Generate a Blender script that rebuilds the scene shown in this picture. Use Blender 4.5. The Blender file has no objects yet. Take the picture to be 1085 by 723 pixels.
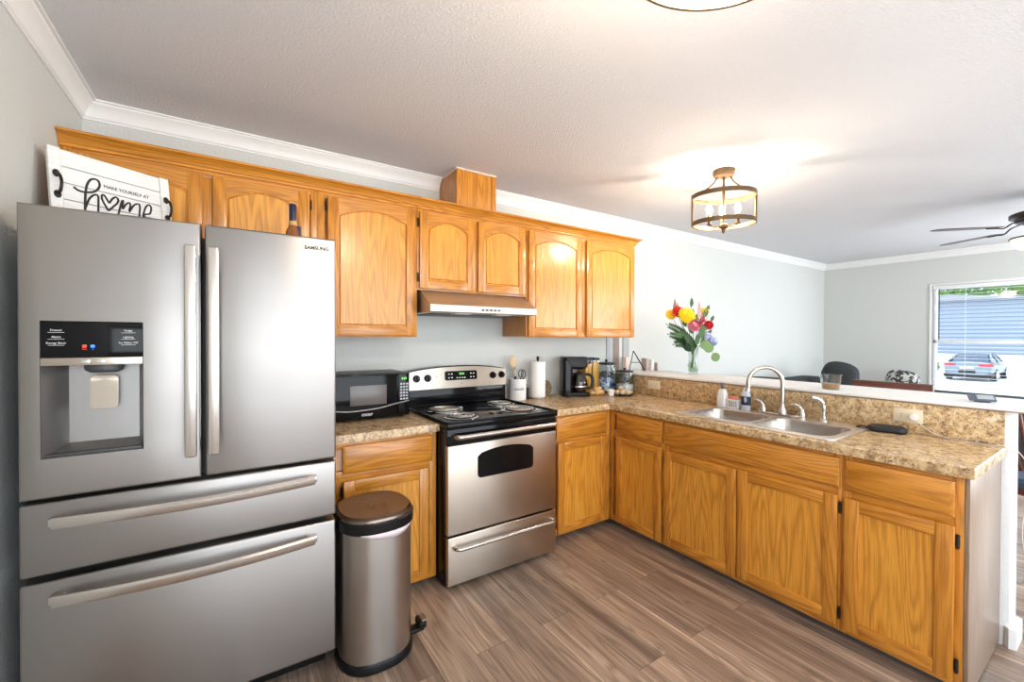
import bpy, bmesh, math, random
from mathutils import Vector, Matrix, noise
random.seed(7)
C = bpy.context.scene.collection
sc = bpy.context.scene
PI = math.pi

# ------------------------------------------------------------------ camera
cd = bpy.data.cameras.new('camera'); cam = bpy.data.objects.new('camera', cd); C.objects.link(cam)
F_PX, YAW, PITCH, ROLL = 448.95, 33.2692, -0.5359, 0.2005
a, b, r = (math.radians(v) for v in (YAW, PITCH, ROLL))
fw = Vector((math.sin(a)*math.cos(b), math.cos(a)*math.cos(b), math.sin(b)))
rt = Vector((math.cos(a), -math.sin(a), 0)); up = rt.cross(fw)
rt2 = rt*math.cos(r) + up*math.sin(r); up2 = up*math.cos(r) - rt*math.sin(r)
m = Matrix((rt2, up2, -fw)).transposed().to_4x4(); m.translation = (0, -2.8589, 1.4036)
cam.matrix_world = m
cd.sensor_width = 36; cd.lens = F_PX/1085*36; cd.shift_x = -1.1038/1085; cd.clip_start = .02; cd.clip_end = 300
sc.camera = cam

# ------------------------------------------------------------------ world, daylight, exposure
W = bpy.data.worlds.new('world'); sc.world = W; W.use_nodes = True
wn = W.node_tree.nodes; wl = W.node_tree.links
bg = wn['Background']; bg.inputs[1].default_value = 3.1
tc = wn.new('ShaderNodeTexCoord'); sx = wn.new('ShaderNodeSeparateXYZ'); rp = wn.new('ShaderNodeValToRGB')
wl.new(tc.outputs['Generated'], sx.inputs[0]); wl.new(sx.outputs[2], rp.inputs[0]); wl.new(rp.outputs[0], bg.inputs[0])
rp.color_ramp.elements[0].color = (.80, .86, .92, 1); rp.color_ramp.elements[1].color = (.62, .78, 1, 1)
def area(name, loc, rot, sx_, sy_, power, col):
    l = bpy.data.lights.new(name, 'AREA'); l.shape = 'RECTANGLE'; l.size = sx_; l.size_y = sy_; l.energy = power; l.color = col
    o = bpy.data.objects.new(name, l); C.objects.link(o); o.location = loc; o.rotation_euler = rot; return o
# daylight entering by the windows in the wall behind the photographer and by the living room's front window
area('daylight_kitchen_window', (1.3, -4.42, 1.30), (math.radians(90), 0, 0), 3.6, 2.1, 50, (.90, .96, 1))
area('daylight_living_window', (6.0, -4.42, 1.35), (math.radians(90), 0, 0), 2.6, 1.9, 85, (.90, .95, 1))
area('added_side_fill', (7.60, -3.62, 1.42), (math.radians(90), 0, math.radians(90)), 1.2, 1.4, 55, (.90, .95, 1))  # added fill light, standing in a made-up side opening out of view
BULB = 680.0
vs = sc.view_settings; vs.view_transform = 'Standard'; vs.look = 'None'; vs.gamma = 1; vs.exposure = 0.22; vs.use_curve_mapping = False
try:
    sc.cycles.max_bounces = 8; sc.cycles.diffuse_bounces = 5; sc.cycles.sample_clamp_indirect = 6
    sc.cycles.caustics_reflective = False; sc.cycles.caustics_refractive = False
except Exception: pass

# ------------------------------------------------------------------ mesh builder
ORG = {}
class MB:
    def __init__(s, xf=None): s.v = []; s.f = []; s.mi = []; s.xf = xf
    def add(s, vs_, fs, m=0):
        o = len(s.v)
        for p in vs_:
            p = Vector(p); s.v.append(s.xf @ p if s.xf else p)
        for f in fs: s.f.append([o+i for i in f]); s.mi.append(m)
        return s
    def bm(s, bm, m=0):
        bm.verts.index_update()
        s.add([v.co.copy() for v in bm.verts], [[v.index for v in f.verts] for f in bm.faces], m); bm.free(); return s
    def box(s, x0, x1, y0, y1, z0, z1, b=0, m=0, seg=2):
        x0, x1 = sorted((x0, x1)); y0, y1 = sorted((y0, y1)); z0, z1 = sorted((z0, z1))
        bm = bmesh.new(); bmesh.ops.create_cube(bm, size=1)
        for v in bm.verts: v.co = ((x0+x1)/2+v.co.x*(x1-x0), (y0+y1)/2+v.co.y*(y1-y0), (z0+z1)/2+v.co.z*(z1-z0))
        b = min(b, .49*min(x1-x0, y1-y0, z1-z0))
        if b > 0: bmesh.ops.bevel(bm, geom=bm.edges[:], offset=b, segments=seg, profile=.5, affect='EDGES')
        return s.bm(bm, m)
    def loft(s, loops, m=0, cap0=True, cap1=True, close=True):
        n = len(loops[0]); vs_ = [p for l in loops for p in l]; fs = []
        for i in range(len(loops)-1):
            for j in range(n if close else n-1):
                k = (j+1) % n; fs.append([i*n+j, i*n+k, (i+1)*n+k, (i+1)*n+j])
        if cap0: fs.append(list(range(n))[::-1])
        if cap1: fs.append([(len(loops)-1)*n+j for j in range(n)])
        return s.add(vs_, fs, m)
    def tube(s, pts, r, seg=10, m=0, flat=None, caps=True):
        pts = [Vector(p) for p in pts]; n = len(pts); R = r if isinstance(r, (list, tuple)) else [r]*n
        t0 = (pts[1]-pts[0]).normalized(); ref = Vector((0, 0, 1)) if abs(t0.z) < .9 else Vector((1, 0, 0))
        nn = t0.cross(ref).normalized(); loops = []
        for i, p in enumerate(pts):
            t = (pts[min(i+1, n-1)]-pts[max(i-1, 0)]).normalized()
            nn = (nn - t*nn.dot(t)).normalized(); bb = t.cross(nn)
            fl = flat or 1
            loops.append([p + nn*math.cos(2*PI*k/seg)*R[i] + bb*math.sin(2*PI*k/seg)*R[i]*fl for k in range(seg)])
        return s.loft(loops, m, caps, caps)
    def cyl(s, p0, p1, r0, r1=None, seg=24, m=0):
        return s.tube([p0, p1], [r0, r0 if r1 is None else r1], seg, m)
    def lathe(s, c, prof, seg=28, m=0, cap0=True, cap1=True, sx=1, sy=1):
        c = Vector(c)
        return s.loft([[c + Vector((math.cos(2*PI*k/seg)*r*sx, math.sin(2*PI*k/seg)*r*sy, z)) for k in range(seg)] for r, z in prof], m, cap0, cap1)
    def ball(s, c, rx, ry=None, rz=None, seg=16, m=0):
        ry = ry or rx; rz = rz or rx
        bm = bmesh.new(); bmesh.ops.create_uvsphere(bm, u_segments=seg, v_segments=max(6, seg//2), radius=1)
        for v in bm.verts: v.co = (c[0]+v.co.x*rx, c[1]+v.co.y*ry, c[2]+v.co.z*rz)
        return s.bm(bm, m)
    def prism(s, poly, axis, a0, a1, m=0):
        def P(p, a): return {'x': (a, p[0], p[1]), 'y': (p[0], a, p[1]), 'z': (p[0], p[1], a)}[axis]
        return s.loft([[P(p, a0) for p in poly], [P(p, a1) for p in poly]], m)
    def text(s, body, size, M, m=0, ext=.0006, width=None, wrap=None, bold=0):
        cu = bpy.data.curves.new('t', 'FONT'); cu.body = body; cu.size = size; cu.extrude = ext; cu.offset = bold; cu.align_x = 'CENTER'; cu.align_y = 'CENTER'; cu.resolution_u = 3
        o = bpy.data.objects.new('t', cu); C.objects.link(o)
        me = bpy.data.meshes.new_from_object(o.evaluated_get(bpy.context.evaluated_depsgraph_get()))
        k = 1
        if width:
            xs = [v.co.x for v in me.vertices]; k = width/max(1e-6, max(xs)-min(xs))
        
        def P(co):
            if wrap: return M @ Vector((wrap*math.sin(co.x*k/wrap), co.y, wrap*math.cos(co.x*k/wrap)-wrap+co.z))
            return M @ Vector((co.x*k, co.y, co.z))
        s.add([P(v.co) for v in me.vertices], [list(p.vertices) for p in me.polygons], m)
        bpy.data.objects.remove(o); bpy.data.curves.remove(cu); bpy.data.meshes.remove(me); return s
    def build(s, name, mats, parent=None, org=None, ang=32):
        if not isinstance(mats, (list, tuple)): mats = [mats]
        o0 = ORG[parent.name] if parent else Vector(org if org else (0, 0, 0))
        me = bpy.data.meshes.new(name); me.from_pydata([v-o0 for v in s.v], [], s.f)
        for mm in mats: me.materials.append(mm)
        for p, i in zip(me.polygons, s.mi): p.material_index = i; p.use_smooth = True
        bm = bmesh.new(); bm.from_mesh(me); bmesh.ops.recalc_face_normals(bm, faces=bm.faces); bm.to_mesh(me); bm.free()
        me.set_sharp_from_angle(angle=math.radians(ang)); me.update()
        o = bpy.data.objects.new(name, me); C.objects.link(o)
        if parent: o.parent = parent
        else: o.location = o0
        ORG[o.name] = o0
        return o
def tag(o, label, cat, group=None, kind=None):
    if label: o['label'] = label
    if cat: o['category'] = cat
    if group: o['group'] = group
    if kind: o['kind'] = kind
    return o
def thing(name, label, cat, loc, group=None):
    o = bpy.data.objects.new(name, None); o.empty_display_size = .05; C.objects.link(o); o.location = loc; ORG[o.name] = Vector(loc)
    return tag(o, label, cat, group)
def struct(o): o['kind'] = 'structure'; return o
def dup(o, loc, label=None, rotz=None, group=None):
    n = o.copy(); C.objects.link(n); n.location = loc
    if rotz is not None: n.rotation_euler = (0, 0, rotz)
    if label: n['label'] = label
    if group: n['group'] = group
    for ch in list(o.children):
        c = ch.copy(); C.objects.link(c); c.parent = n
        for g in list(ch.children):
            d = g.copy(); C.objects.link(d); d.parent = c
    ORG[n.name] = Vector(loc)
    return n
def spline(pts, n=8):
    pts = [Vector(p) for p in pts]; out = []
    P = [pts[0]*2-pts[1]] + pts + [pts[-1]*2-pts[-2]]
    for i in range(1, len(P)-2):
        for k in range(n):
            t = k/n; p0, p1, p2, p3 = P[i-1], P[i], P[i+1], P[i+2]
            out.append(.5*((2*p1)+(p2-p0)*t+(2*p0-5*p1+4*p2-p3)*t*t+(3*p1-p0-3*p2+p3)*t**3))
    return out+[pts[-1]]
def rrect(x0, x1, y0, y1, r, z, n=5):
    out = []
    for cx, cy, a0 in ((x1-r, y1-r, 0), (x0+r, y1-r, 90), (x0+r, y0+r, 180), (x1-r, y0+r, 270)):
        for k in range(n+1):
            t = math.radians(a0+90*k/n); out.append((cx+r*math.cos(t), cy+r*math.sin(t), z))
    return out
def frame_xf(origin, xdir, zdir):
    x = Vector(xdir).normalized(); z = Vector(zdir).normalized(); y = z.cross(x)
    M = Matrix((x, y, z)).transposed().to_4x4(); M.translation = origin; return M

# ------------------------------------------------------------------ materials
MATS = {}
def mat(name, col=(.8, .8, .8), rough=.5, metal=0, **k):
    mt = bpy.data.materials.new(name); mt.use_nodes = True; p = mt.node_tree.nodes['Principled BSDF']
    p.inputs['Base Color'].default_value = (*col, 1); p.inputs['Roughness'].default_value = rough; p.inputs['Metallic'].default_value = metal
    for kk, v in k.items(): p.inputs[kk.replace('_', ' ')].default_value = v
    MATS[name] = mt; return mt
class N:
    def __init__(s, mt): s.t = mt.node_tree; s.p = s.t.nodes['Principled BSDF']
    def n(s, ty, **k):
        x = s.t.nodes.new('ShaderNode'+ty)
        for kk, v in k.items(): setattr(x, kk, v)
        return x
    def l(s, o, i): s.t.links.new(o, i)
    def coords(s, scale=(1, 1, 1), rnd=True):
        t = s.n('TexCoord'); mp = s.n('Mapping'); mp.inputs['Scale'].default_value = scale
        if rnd:
            oi = s.n('ObjectInfo'); mu = s.n('Math', operation='MULTIPLY'); mu.inputs[1].default_value = 7.3
            ad = s.n('VectorMath', operation='ADD'); s.l(oi.outputs['Random'], mu.inputs[0]); s.l(t.outputs['Object'], ad.inputs[0]); s.l(mu.outputs[0], ad.inputs[1]); s.l(ad.outputs[0], mp.inputs[0])
        else: s.l(t.outputs['Object'], mp.inputs[0])
        return mp.outputs[0]
    def noise(s, v, scale, detail=3, rough=.55, dist=0):
        x = s.n('TexNoise'); x.inputs['Scale'].default_value = scale; x.inputs['Detail'].default_value = detail; x.inputs['Roughness'].default_value = rough; x.inputs['Distortion'].default_value = dist
        s.l(v, x.inputs['Vector']); return x.outputs[0]
    def ramp(s, f, stops):
        x = s.n('ValToRGB'); e = x.color_ramp.elements
        while len(e) < len(stops): e.new(.5)
        for el, (p, c) in zip(e, stops): el.position = p; el.color = (*c, 1) if len(c) == 3 else c
        s.l(f, x.inputs[0]); return x.outputs[0]
    def mix(s, f, a_, b_, mode='MIX'):
        x = s.n('MixRGB', blend_type=mode)
        for i, q in enumerate((f, a_, b_)):
            if hasattr(q, 'is_output'): s.l(q, x.inputs[i])
            elif i == 0: x.inputs[0].default_value = q
            else: x.inputs[i].default_value = (*q, 1)
        return x.outputs[0]
    def col(s, o): s.l(o, s.p.inputs['Base Color'])
    def bump(s, h, strength, dist=.01):
        x = s.n('Bump'); x.inputs['Strength'].default_value = strength; x.inputs['Distance'].default_value = dist
        s.l(h, x.inputs['Height']); s.l(x.outputs[0], s.p.inputs['Normal'])
def oak(name, axis, light, dark, rough=.30):
    mt = mat(name, light, rough); n = N(mt)
    sc1 = {'X': (.10, 1, 1), 'Y': (1, .10, 1), 'Z': (1, 1, .10)}[axis]
    v = n.coords(sc1)
    big = n.noise(v, 5.5, 2, .5)
    w = n.n('Math', operation='MULTIPLY'); w.inputs[1].default_value = 22; n.l(big, w.inputs[0])
    fr = n.n('Math', operation='PINGPONG'); fr.inputs[1].default_value = .5; n.l(w.outputs[0], fr.inputs[0])
    rings = n.ramp(fr.outputs[0], [(0, (1, 1, 1)), (.10, (.75, .75, .75)), (.30, (.12, .12, .12)), (.5, (0, 0, 0))])
    sc2 = {'X': (.03, 1, 1), 'Y': (1, .03, 1), 'Z': (1, 1, .03)}[axis]
    v2 = n.coords(sc2)
    fine = n.noise(v2, 210, 2, .6)
    fine = n.ramp(fine, [(.36, (1, 1, 1)), (.52, (0, 0, 0))])
    mid = n.noise(v2, 28, 3, .6)
    c = n.mix(mid, light, tuple(.82*l+.18*d for l, d in zip(light, dark)))
    rr = n.n('Math', operation='MULTIPLY'); rr.inputs[1].default_value = .55; n.l(rings, rr.inputs[0])
    c = n.mix(rr.outputs[0], c, dark)
    ff = n.n('Math', operation='MULTIPLY'); ff.inputs[1].default_value = .38; n.l(fine, ff.inputs[0])
    c = n.mix(ff.outputs[0], c, tuple(d*.75 for d in dark))
    n.col(c); n.bump(fine, .06, .002); mt.node_tree.nodes['Principled BSDF'].inputs['Coat Weight'].default_value = .25
    n.p.inputs['Coat Roughness'].default_value = .18
    return mt
OL, OD = (.66, .275, .034), (.30, .088, .006)
OAKZ = oak('oak_grain_up', 'Z', OL, OD); OAKX = oak('oak_grain_across', 'X', OL, OD); OAKY = oak('oak_grain_along', 'Y', OL, OD)
PANEL = oak('oak_panel', 'Z', (.77, .350, .045), (.38, .125, .010))
VENEER = oak('oak_veneer_end', 'Z', (.29, .20, .135), (.18, .10, .055), .34)
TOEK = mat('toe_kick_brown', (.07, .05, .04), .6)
def steel(name, col, rough, aniso=.75):
    mt = mat(name, col, rough, 1); n = N(mt); v = n.coords((1.2, 1.2, 160))
    h = n.noise(v, 6, 2); n.bump(h, .02, .0005)
    n2 = n.noise(n.coords((1, 1, 1)), 3.2, 4)
    n.l(n.ramp(n2, [(.3, (rough-.02,)*3), (.75, (rough+.05,)*3)]), n.p.inputs['Roughness'])
    n.p.inputs['Anisotropic'].default_value = aniso; n.p.inputs['Anisotropic Rotation'].default_value = .25
    tg = n.n('Tangent', direction_type='RADIAL', axis='Z'); n.l(tg.outputs[0], n.p.inputs['Tangent'])
    return mt
STEEL = steel('brushed_steel', (.335, .315, .30), .36, .6); STEELW = steel('brushed_steel_warm', (.54, .475, .405), .30)
HANDLE = mat('handle_steel', (.62, .58, .54), .27, 1)
NICKEL = mat('brushed_nickel', (.56, .52, .47), .26, 1)
CHROME = mat('chrome', (.8, .8, .8), .12, 1)
BRONZE = mat('dark_bronze', (.030, .022, .016), .42, .6)
LAMPM = mat('lamp_metal', (.13, .080, .040), .42, .55)
BLACK = mat('black_gloss', (.004, .004, .005), .10, Specular_IOR_Level=.22); BLACKM = mat('black_plastic', (.006, .006, .007), .36, Specular_IOR_Level=.25)
DGREY = mat('dark_grey_plastic', (.05, .052, .055), .45); CASEG = mat('fridge_case_grey', (.10, .105, .11), .5)
WHITEP = mat('white_paint', (.80, .80, .79), .45); WHITEG = mat('white_gloss', (.90, .90, .89), .22)
IVORY = mat('ivory_plastic', (.74, .66, .50), .4)
PAPER = mat('white_paper', (.86, .85, .83), .9)
def thin_glass(name, tint, refl=1.0):
    mt = bpy.data.materials.new(name); mt.use_nodes = True; t_ = mt.node_tree; t_.nodes.remove(t_.nodes['Principled BSDF'])
    tr = t_.nodes.new('ShaderNodeBsdfTransparent'); tr.inputs[0].default_value = (*tint, 1); gl = t_.nodes.new('ShaderNodeBsdfGlossy'); gl.inputs['Roughness'].default_value = .04
    fr = t_.nodes.new('ShaderNodeLayerWeight'); fr.inputs[0].default_value = .5; pw = t_.nodes.new('ShaderNodeMath'); pw.operation = 'POWER'; pw.inputs[1].default_value = 4; mu_ = t_.nodes.new('ShaderNodeMath'); mu_.operation = 'MULTIPLY_ADD'; mu_.inputs[1].default_value = .45*refl; mu_.inputs[2].default_value = .045*refl
    mx = t_.nodes.new('ShaderNodeMixShader'); t_.links.new(fr.outputs['Facing'], pw.inputs[0]); t_.links.new(pw.outputs[0], mu_.inputs[0]); t_.links.new(mu_.outputs[0], mx.inputs[0]); t_.links.new(tr.outputs[0], mx.inputs[1]); t_.links.new(gl.outputs[0], mx.inputs[2])
    t_.links.new(mx.outputs[0], t_.nodes['Material Output'].inputs[0]); return mt
GLASS = thin_glass('clear_glass', (.90, .93, .92)); PANE = thin_glass('window_pane', (.97, .98, .98), .5)
INK = mat('black_ink', (.02, .018, .018), .7); WINK = mat('white_print', (.75, .75, .75), .6)
def emis(name, col, s):
    mt = mat(name, col, .5); p = mt.node_tree.nodes['Principled BSDF']; p.inputs['Emission Color'].default_value = (*col, 1); p.inputs['Emission Strength'].default_value = s; return mt
BULBM = emis('lit_bulb', (1, .83, .64), BULB); FANLIT = emis('lit_glass_bowl', (1, .78, .5), 1.6)
GREEN = emis('green_digits', (.25, 1, .15), .9); REDI = emis('red_icon', (1, .06, .03), .8); BLUEI = emis('blue_icon', (.05, .25, 1), .8)
# walls
def wallmat(name, col):
    mt = mat(name, col, .75); n = N(mt); v = n.coords((1, 1, 1), False)
    h = n.noise(v, 70, 3, .6); n.bump(h, .55, .006); return mt
WALL = wallmat('pale_wall_paint', (.60, .615, .59)); WALLW = wallmat('white_wall_paint', (.76, .76, .75))
CEIL = mat('ceiling_texture', (.68, .68, .70), .85); n = N(CEIL); v = n.coords((1, 1, 1), False)
h = n.ramp(n.noise(v, 95, 4, .62, 0), [(.38, (0, 0, 0)), (.66, (1, 1, 1))]); n.bump(h, .45, .005)
# floor planks run along y
FLOOR = mat('laminate_planks', (.3, .22, .16), .36); n = N(FLOOR); t = n.n('TexCoord'); sp = n.n('SeparateXYZ'); cb = n.n('CombineXYZ')
n.l(t.outputs['Object'], sp.inputs[0]); n.l(sp.outputs[1], cb.inputs[0]); n.l(sp.outputs[0], cb.inputs[1])
br = n.n('TexBrick', offset=.37, offset_frequency=2); br.inputs['Scale'].default_value = 1; br.inputs['Brick Width'].default_value = 1.22; br.inputs['Row Height'].default_value = .178
br.inputs['Mortar Size'].default_value = .0011; br.inputs['Mortar Smooth'].default_value = .3; br.inputs['Color1'].default_value = (0, 0, 0, 1); br.inputs['Color2'].default_value = (1, 1, 1, 1); br.inputs['Mortar'].default_value = (.5, .5, .5, 1)
n.l(cb.outputs[0], br.inputs['Vector'])
sh = n.n('VectorMath', operation='SCALE'); sh.inputs['Scale'].default_value = 9; n.l(br.outputs['Color'], sh.inputs[0])
ad = n.n('VectorMath', operation='ADD'); n.l(t.outputs['Object'], ad.inputs[0]); n.l(sh.outputs[0], ad.inputs[1])
mp = n.n('Mapping'); mp.inputs['Scale'].default_value = (1, .09, 1); n.l(ad.outputs[0], mp.inputs[0])
g = n.noise(mp.outputs[0], 9, 2, .5)
mu = n.n('Math', operation='MULTIPLY'); mu.inputs[1].default_value = 11; n.l(g, mu.inputs[0]); pg = n.n('Math', operation='PINGPONG'); pg.inputs[1].default_value = .5; n.l(mu.outputs[0], pg.inputs[0])
mp2 = n.n('Mapping'); mp2.inputs['Scale'].default_value = (1, .03, 1); n.l(ad.outputs[0], mp2.inputs[0])
fi = n.noise(mp2.outputs[0], 120, 3, .65); md = n.noise(mp2.outputs[0], 16, 3, .6)
base = n.ramp(md, [(.27, (.145, .098, .072)), (.5, (.345, .250, .185)), (.73, (.60, .455, .34))])
base = n.mix(n.ramp(pg.outputs[0], [(0, (.55, .55, .55)), (.22, (0, 0, 0))]), base, (.145, .098, .072))
base = n.mix(n.ramp(fi, [(.35, (.55, .55, .55)), (.5, (0, 0, 0))]), base, (.13, .088, .065))
tone = n.ramp(br.outputs['Color'], [(0, (.70, .70, .72)), (1, (1.22, 1.18, 1.14))])
base = n.mix(1, base, tone, 'MULTIPLY')
base = n.mix(br.outputs['Fac'], base, (.05, .035, .028)); n.col(base); n.bump(br.outputs['Fac'], -.25, .002)
n.l(n.ramp(fi, [(.3, (.42,)*3), (.7, (.32,)*3)]), n.p.inputs['Roughness'])
# granite-look laminate
LAM = mat('speckled_laminate', (.5, .38, .24), .26); n = N(LAM); v = n.coords((1, 1, 1), False)
n1 = n.noise(v, 26, 5, .72, .6); n2 = n.noise(v, 90, 3, .7, .3); n3 = n.noise(v, 55, 4, .7, .8)
c = n.ramp(n1, [(.30, (.15, .080, .038)), (.42, (.40, .255, .125)), (.54, (.62, .43, .22)), (.70, (.78, .61, .38))])
c = n.mix(n.ramp(n3, [(.57, (0, 0, 0)), (.66, (.85,)*3)]), c, (.78, .67, .50))
c = n.mix(n.ramp(n2, [(.34, (.9,)*3), (.45, (0, 0, 0))]), c, (.075, .045, .03))
n.col(c)
def lamname(): pass
def speckle(name, base, spots, scale, lo=.55, hi=.6, rough=.6):
    mt = mat(name, base, rough); n = N(mt); v = n.coords((1, 1, 1)); n.col(n.mix(n.ramp(n.noise(v, scale, 3, .6), [(lo, (0, 0, 0)), (hi, (1, 1, 1))]), base, spots)); return mt

# ------------------------------------------------------------------ room shell
XL, XR, ZC, YF = -.616, 7.648, 2.5347, -4.5
struct(MB().box(XL-.1, XR+.1, YF-.1, .1, -.1, 0).build('floor', FLOOR))
struct(MB().box(XL-.1, XR+.1, YF-.1, .1, ZC, ZC+.1).build('ceiling', CEIL))
struct(MB().box(XL-.1, XL, YF-.1, .1, 0, ZC).build('wall_left', WALL))
struct(MB().box(XL, XR, 0, .1, 0, ZC).build('wall_back', WALL))
def wall_holes(axis, c0, c1, s0, s1, holes, name):
    mb = MB(); cuts = sorted({s0, s1, *[h[0] for h in holes], *[h[1] for h in holes]})
    for p, q in zip(cuts, cuts[1:]):
        hz = [h for h in holes if h[0] <= p and h[1] >= q]
        spans = [(0, ZC)] if not hz else [(0, hz[0][2]), (hz[0][3], ZC)]
        for z0, z1 in spans:
            if axis == 'x': mb.box(c0, c1, p, q, z0, z1)
            else: mb.box(p, q, c0, c1, z0, z1)
    return struct(mb.build(name, WALL))
WY0, WY1, WZ0, WZ1 = -2.62, -1.225, .70, 2.09
wall_holes('x', XR, XR+.1, YF-.1, .1, [(-4.22, -3.02, .72, 2.12), (WY0, WY1, WZ0, WZ1)], 'wall_right')
wall_holes('y', YF-.1, YF, XL, XR, [(-.5, 3.1, .2, 2.36), (4.7, 7.3, .4, 2.3)], 'wall_front')
# crown moulding
def crown(name, p0, p1, inward, m0=0, m1=0):
    # profile (out from wall, down from ceiling)
    prof = [(0, .085), (.008, .085), (.008, .076), (.014, .072), (.018, .055), (.030, .034), (.048, .020), (.052, .016), (.052, .008), (.064, .008), (.064, 0), (0, 0)]
    d = (Vector(p1)-Vector(p0)).normalized(); iv = Vector(inward); l0 = []; l1 = []
    for o, z in prof:
        l0.append(Vector(p0)+iv*o+d*o*m0+Vector((0, 0, -z))); l1.append(Vector(p1)+iv*o-d*o*m1+Vector((0, 0, -z)))
    return struct(MB().loft([l0, l1]).build(name, WHITEP))
crown('trim_1', (XL, YF, ZC), (XL, 0, ZC), (1, 0, 0), 0, 1)
crown('trim_2', (XL, 0, ZC), (1.232, 0, ZC), (0, -1, 0), 1, 0)
crown('trim_3', (1.537, 0, ZC), (XR, 0, ZC), (0, -1, 0), 0, 1)
crown('trim_4', (XR, 0, ZC), (XR, YF, ZC), (-1, 0, 0), 1, 0)
# flat battens on the back wall beside the upper cabinets, plus a strip of painted wall shade
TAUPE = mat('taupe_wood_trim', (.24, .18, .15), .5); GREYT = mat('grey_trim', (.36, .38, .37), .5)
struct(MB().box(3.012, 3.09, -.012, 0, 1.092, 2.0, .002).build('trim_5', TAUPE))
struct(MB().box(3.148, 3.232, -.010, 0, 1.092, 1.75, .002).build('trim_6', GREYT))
struct(MB().box(2.925, 3.012, -.008, 0, 1.092, 2.0, .002).build('wall_shade_strip', mat('blue_grey_wall_shade', (.42, .44, .47), .5)))  # the greyer, shaded band of wall, its shade put into the strip's colour
# half wall behind the peninsula with its baseboard wrapped round the rounded end
hw = MB(); y_end = -2.505
poly = [(2.938, 0), (2.938, y_end+.03), (2.946, y_end+.008), (2.968, y_end), (3.04, y_end), (3.062, y_end+.008), (3.07, y_end+.03), (3.07, 0)]
hw.prism(poly, 'z', 0, 1.07); struct(hw.build('wall_peninsula', WALLW))
bb = MB()
def out(p, o): return p
bpoly = [(2.934, -2.485), (2.922, -2.499), (2.93, -2.522), (3.078, -2.522), (3.09, -2.50), (3.09, -.002), (3.072, -.002), (3.072, -2.478), (3.062, -2.499), (3.05, -2.507), (2.96, -2.507), (2.939, -2.492)]
bb.prism(bpoly, 'z', 0, .092); struct(bb.build('baseboard_peninsula', WHITEP))
struct(MB().box(3.072, XR, -.012, 0, 0, .09, .003).box(XR-.012, XR, YF, 0, 0, .09, .003).build('baseboard_living', WHITEP))
# window in the far wall
wf = MB()
fx0, fx1 = XR+.02, XR+.09
for y0, y1, z0, z1 in ((WY0, WY0+.035, WZ0, WZ1), (WY1-.035, WY1, WZ0, WZ1), (WY0, WY1, WZ0, WZ0+.035), (WY0, WY1, WZ1-.035, WZ1), (WY0, WY1, 1.345, 1.385)):
    wf.box(fx0, fx1, y0, y1, z0, z1, .004)
w1 = struct(wf.build('window_1', WHITEP))
struct(MB().box(XR+.052, XR+.056, WY0+.035, WY1-.035, WZ0+.035, WZ1-.035).build('pane', PANE, w1))
tm = MB()
for y0, y1, z0, z1 in ((WY1, WY1+.028, WZ0-.03, WZ1+.03), (WY0-.028, WY0, WZ0-.03, WZ1+.03), (WY0, WY1, WZ1, WZ1+.03)): tm.box(XR-.012, XR+.02, y0, y1, z0, z1, .003)
tm.box(XR-.04, XR+.05, WY0-.03, WY1+.03, WZ0-.03, WZ0, .004); struct(tm.build('window_frame', WHITEP, w1))
for i, (x0, x1, wz0, wz1) in enumerate(((-.5, 3.1, .2, 2.36), (4.7, 7.3, .4, 2.3))):
    wb = MB()
    for p, q, z0, z1 in ((x0, x0+.04, wz0, wz1), (x1-.04, x1, wz0, wz1), (x0, x1, wz0, wz0+.04), (x0, x1, wz1-.04, wz1)): wb.box(p, q, YF-.08, YF-.02, z0, z1)
    struct(wb.build('window_%d' % (i+2), WHITEP))
wb = MB()
for p, q, z0, z1 in ((-4.22, -4.18, .72, 2.12), (-3.06, -3.02, .72, 2.12), (-4.22, -3.02, .72, .76), (-4.22, -3.02, 2.08, 2.12)): wb.box(XR+.02, XR+.09, p, q, z0, z1)
struct(wb.build('window_4', WHITEP))  # frame of the unseen side opening added to carry the fill light
bl = thing('window_blinds', 'white horizontal slat blinds hanging open in the far living room window', 'blinds', (XR, (WY0+WY1)/2, WZ1))
BLM = mat('blind_slat', (.86, .87, .88), .5)
s_ = MB(); z = WZ1-.075
while z > WZ0+.05:
    s_.add([(XR-.006, WY0+.012, z), (XR+.026, WY0+.012, z+.001), (XR+.026, WY1-.012, z+.001), (XR-.006, WY1-.012, z), (XR-.006, WY0+.012, z+.0018), (XR+.026, WY0+.012, z+.0028), (XR+.026, WY1-.012, z+.0028), (XR-.006, WY1-.012, z+.0018)], [(0, 1, 2, 3), (7, 6, 5, 4), (0, 4, 5, 1), (1, 5, 6, 2), (2, 6, 7, 3), (3, 7, 4, 0)])
    z -= .048
s_.build('slats', BLM, bl)
MB().box(XR-.02, XR+.045, WY0+.006, WY1-.006, WZ1-.05, WZ1-.004, .004).build('head_rail', BLM, bl)
MB().box(XR-.012, XR+.035, WY0+.012, WY1-.012, WZ0+.006, WZ0+.03, .004).build('bottom_rail', BLM, bl)
wd = MB().cyl((XR-.024, WY1-.07, WZ1-.05), (XR-.024, WY1-.07, 1.39), .006, seg=8).build('tilt_wand', DGREY, bl); wd['label'] = 'dark tilt wand of the blinds'
for yy in (WY1-.3, WY1-.9): MB().cyl((XR+.013, yy, WZ1-.05), (XR+.013, yy, WZ0+.03), .0015, seg=6).build('ladder_cord', BLM, bl)

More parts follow.
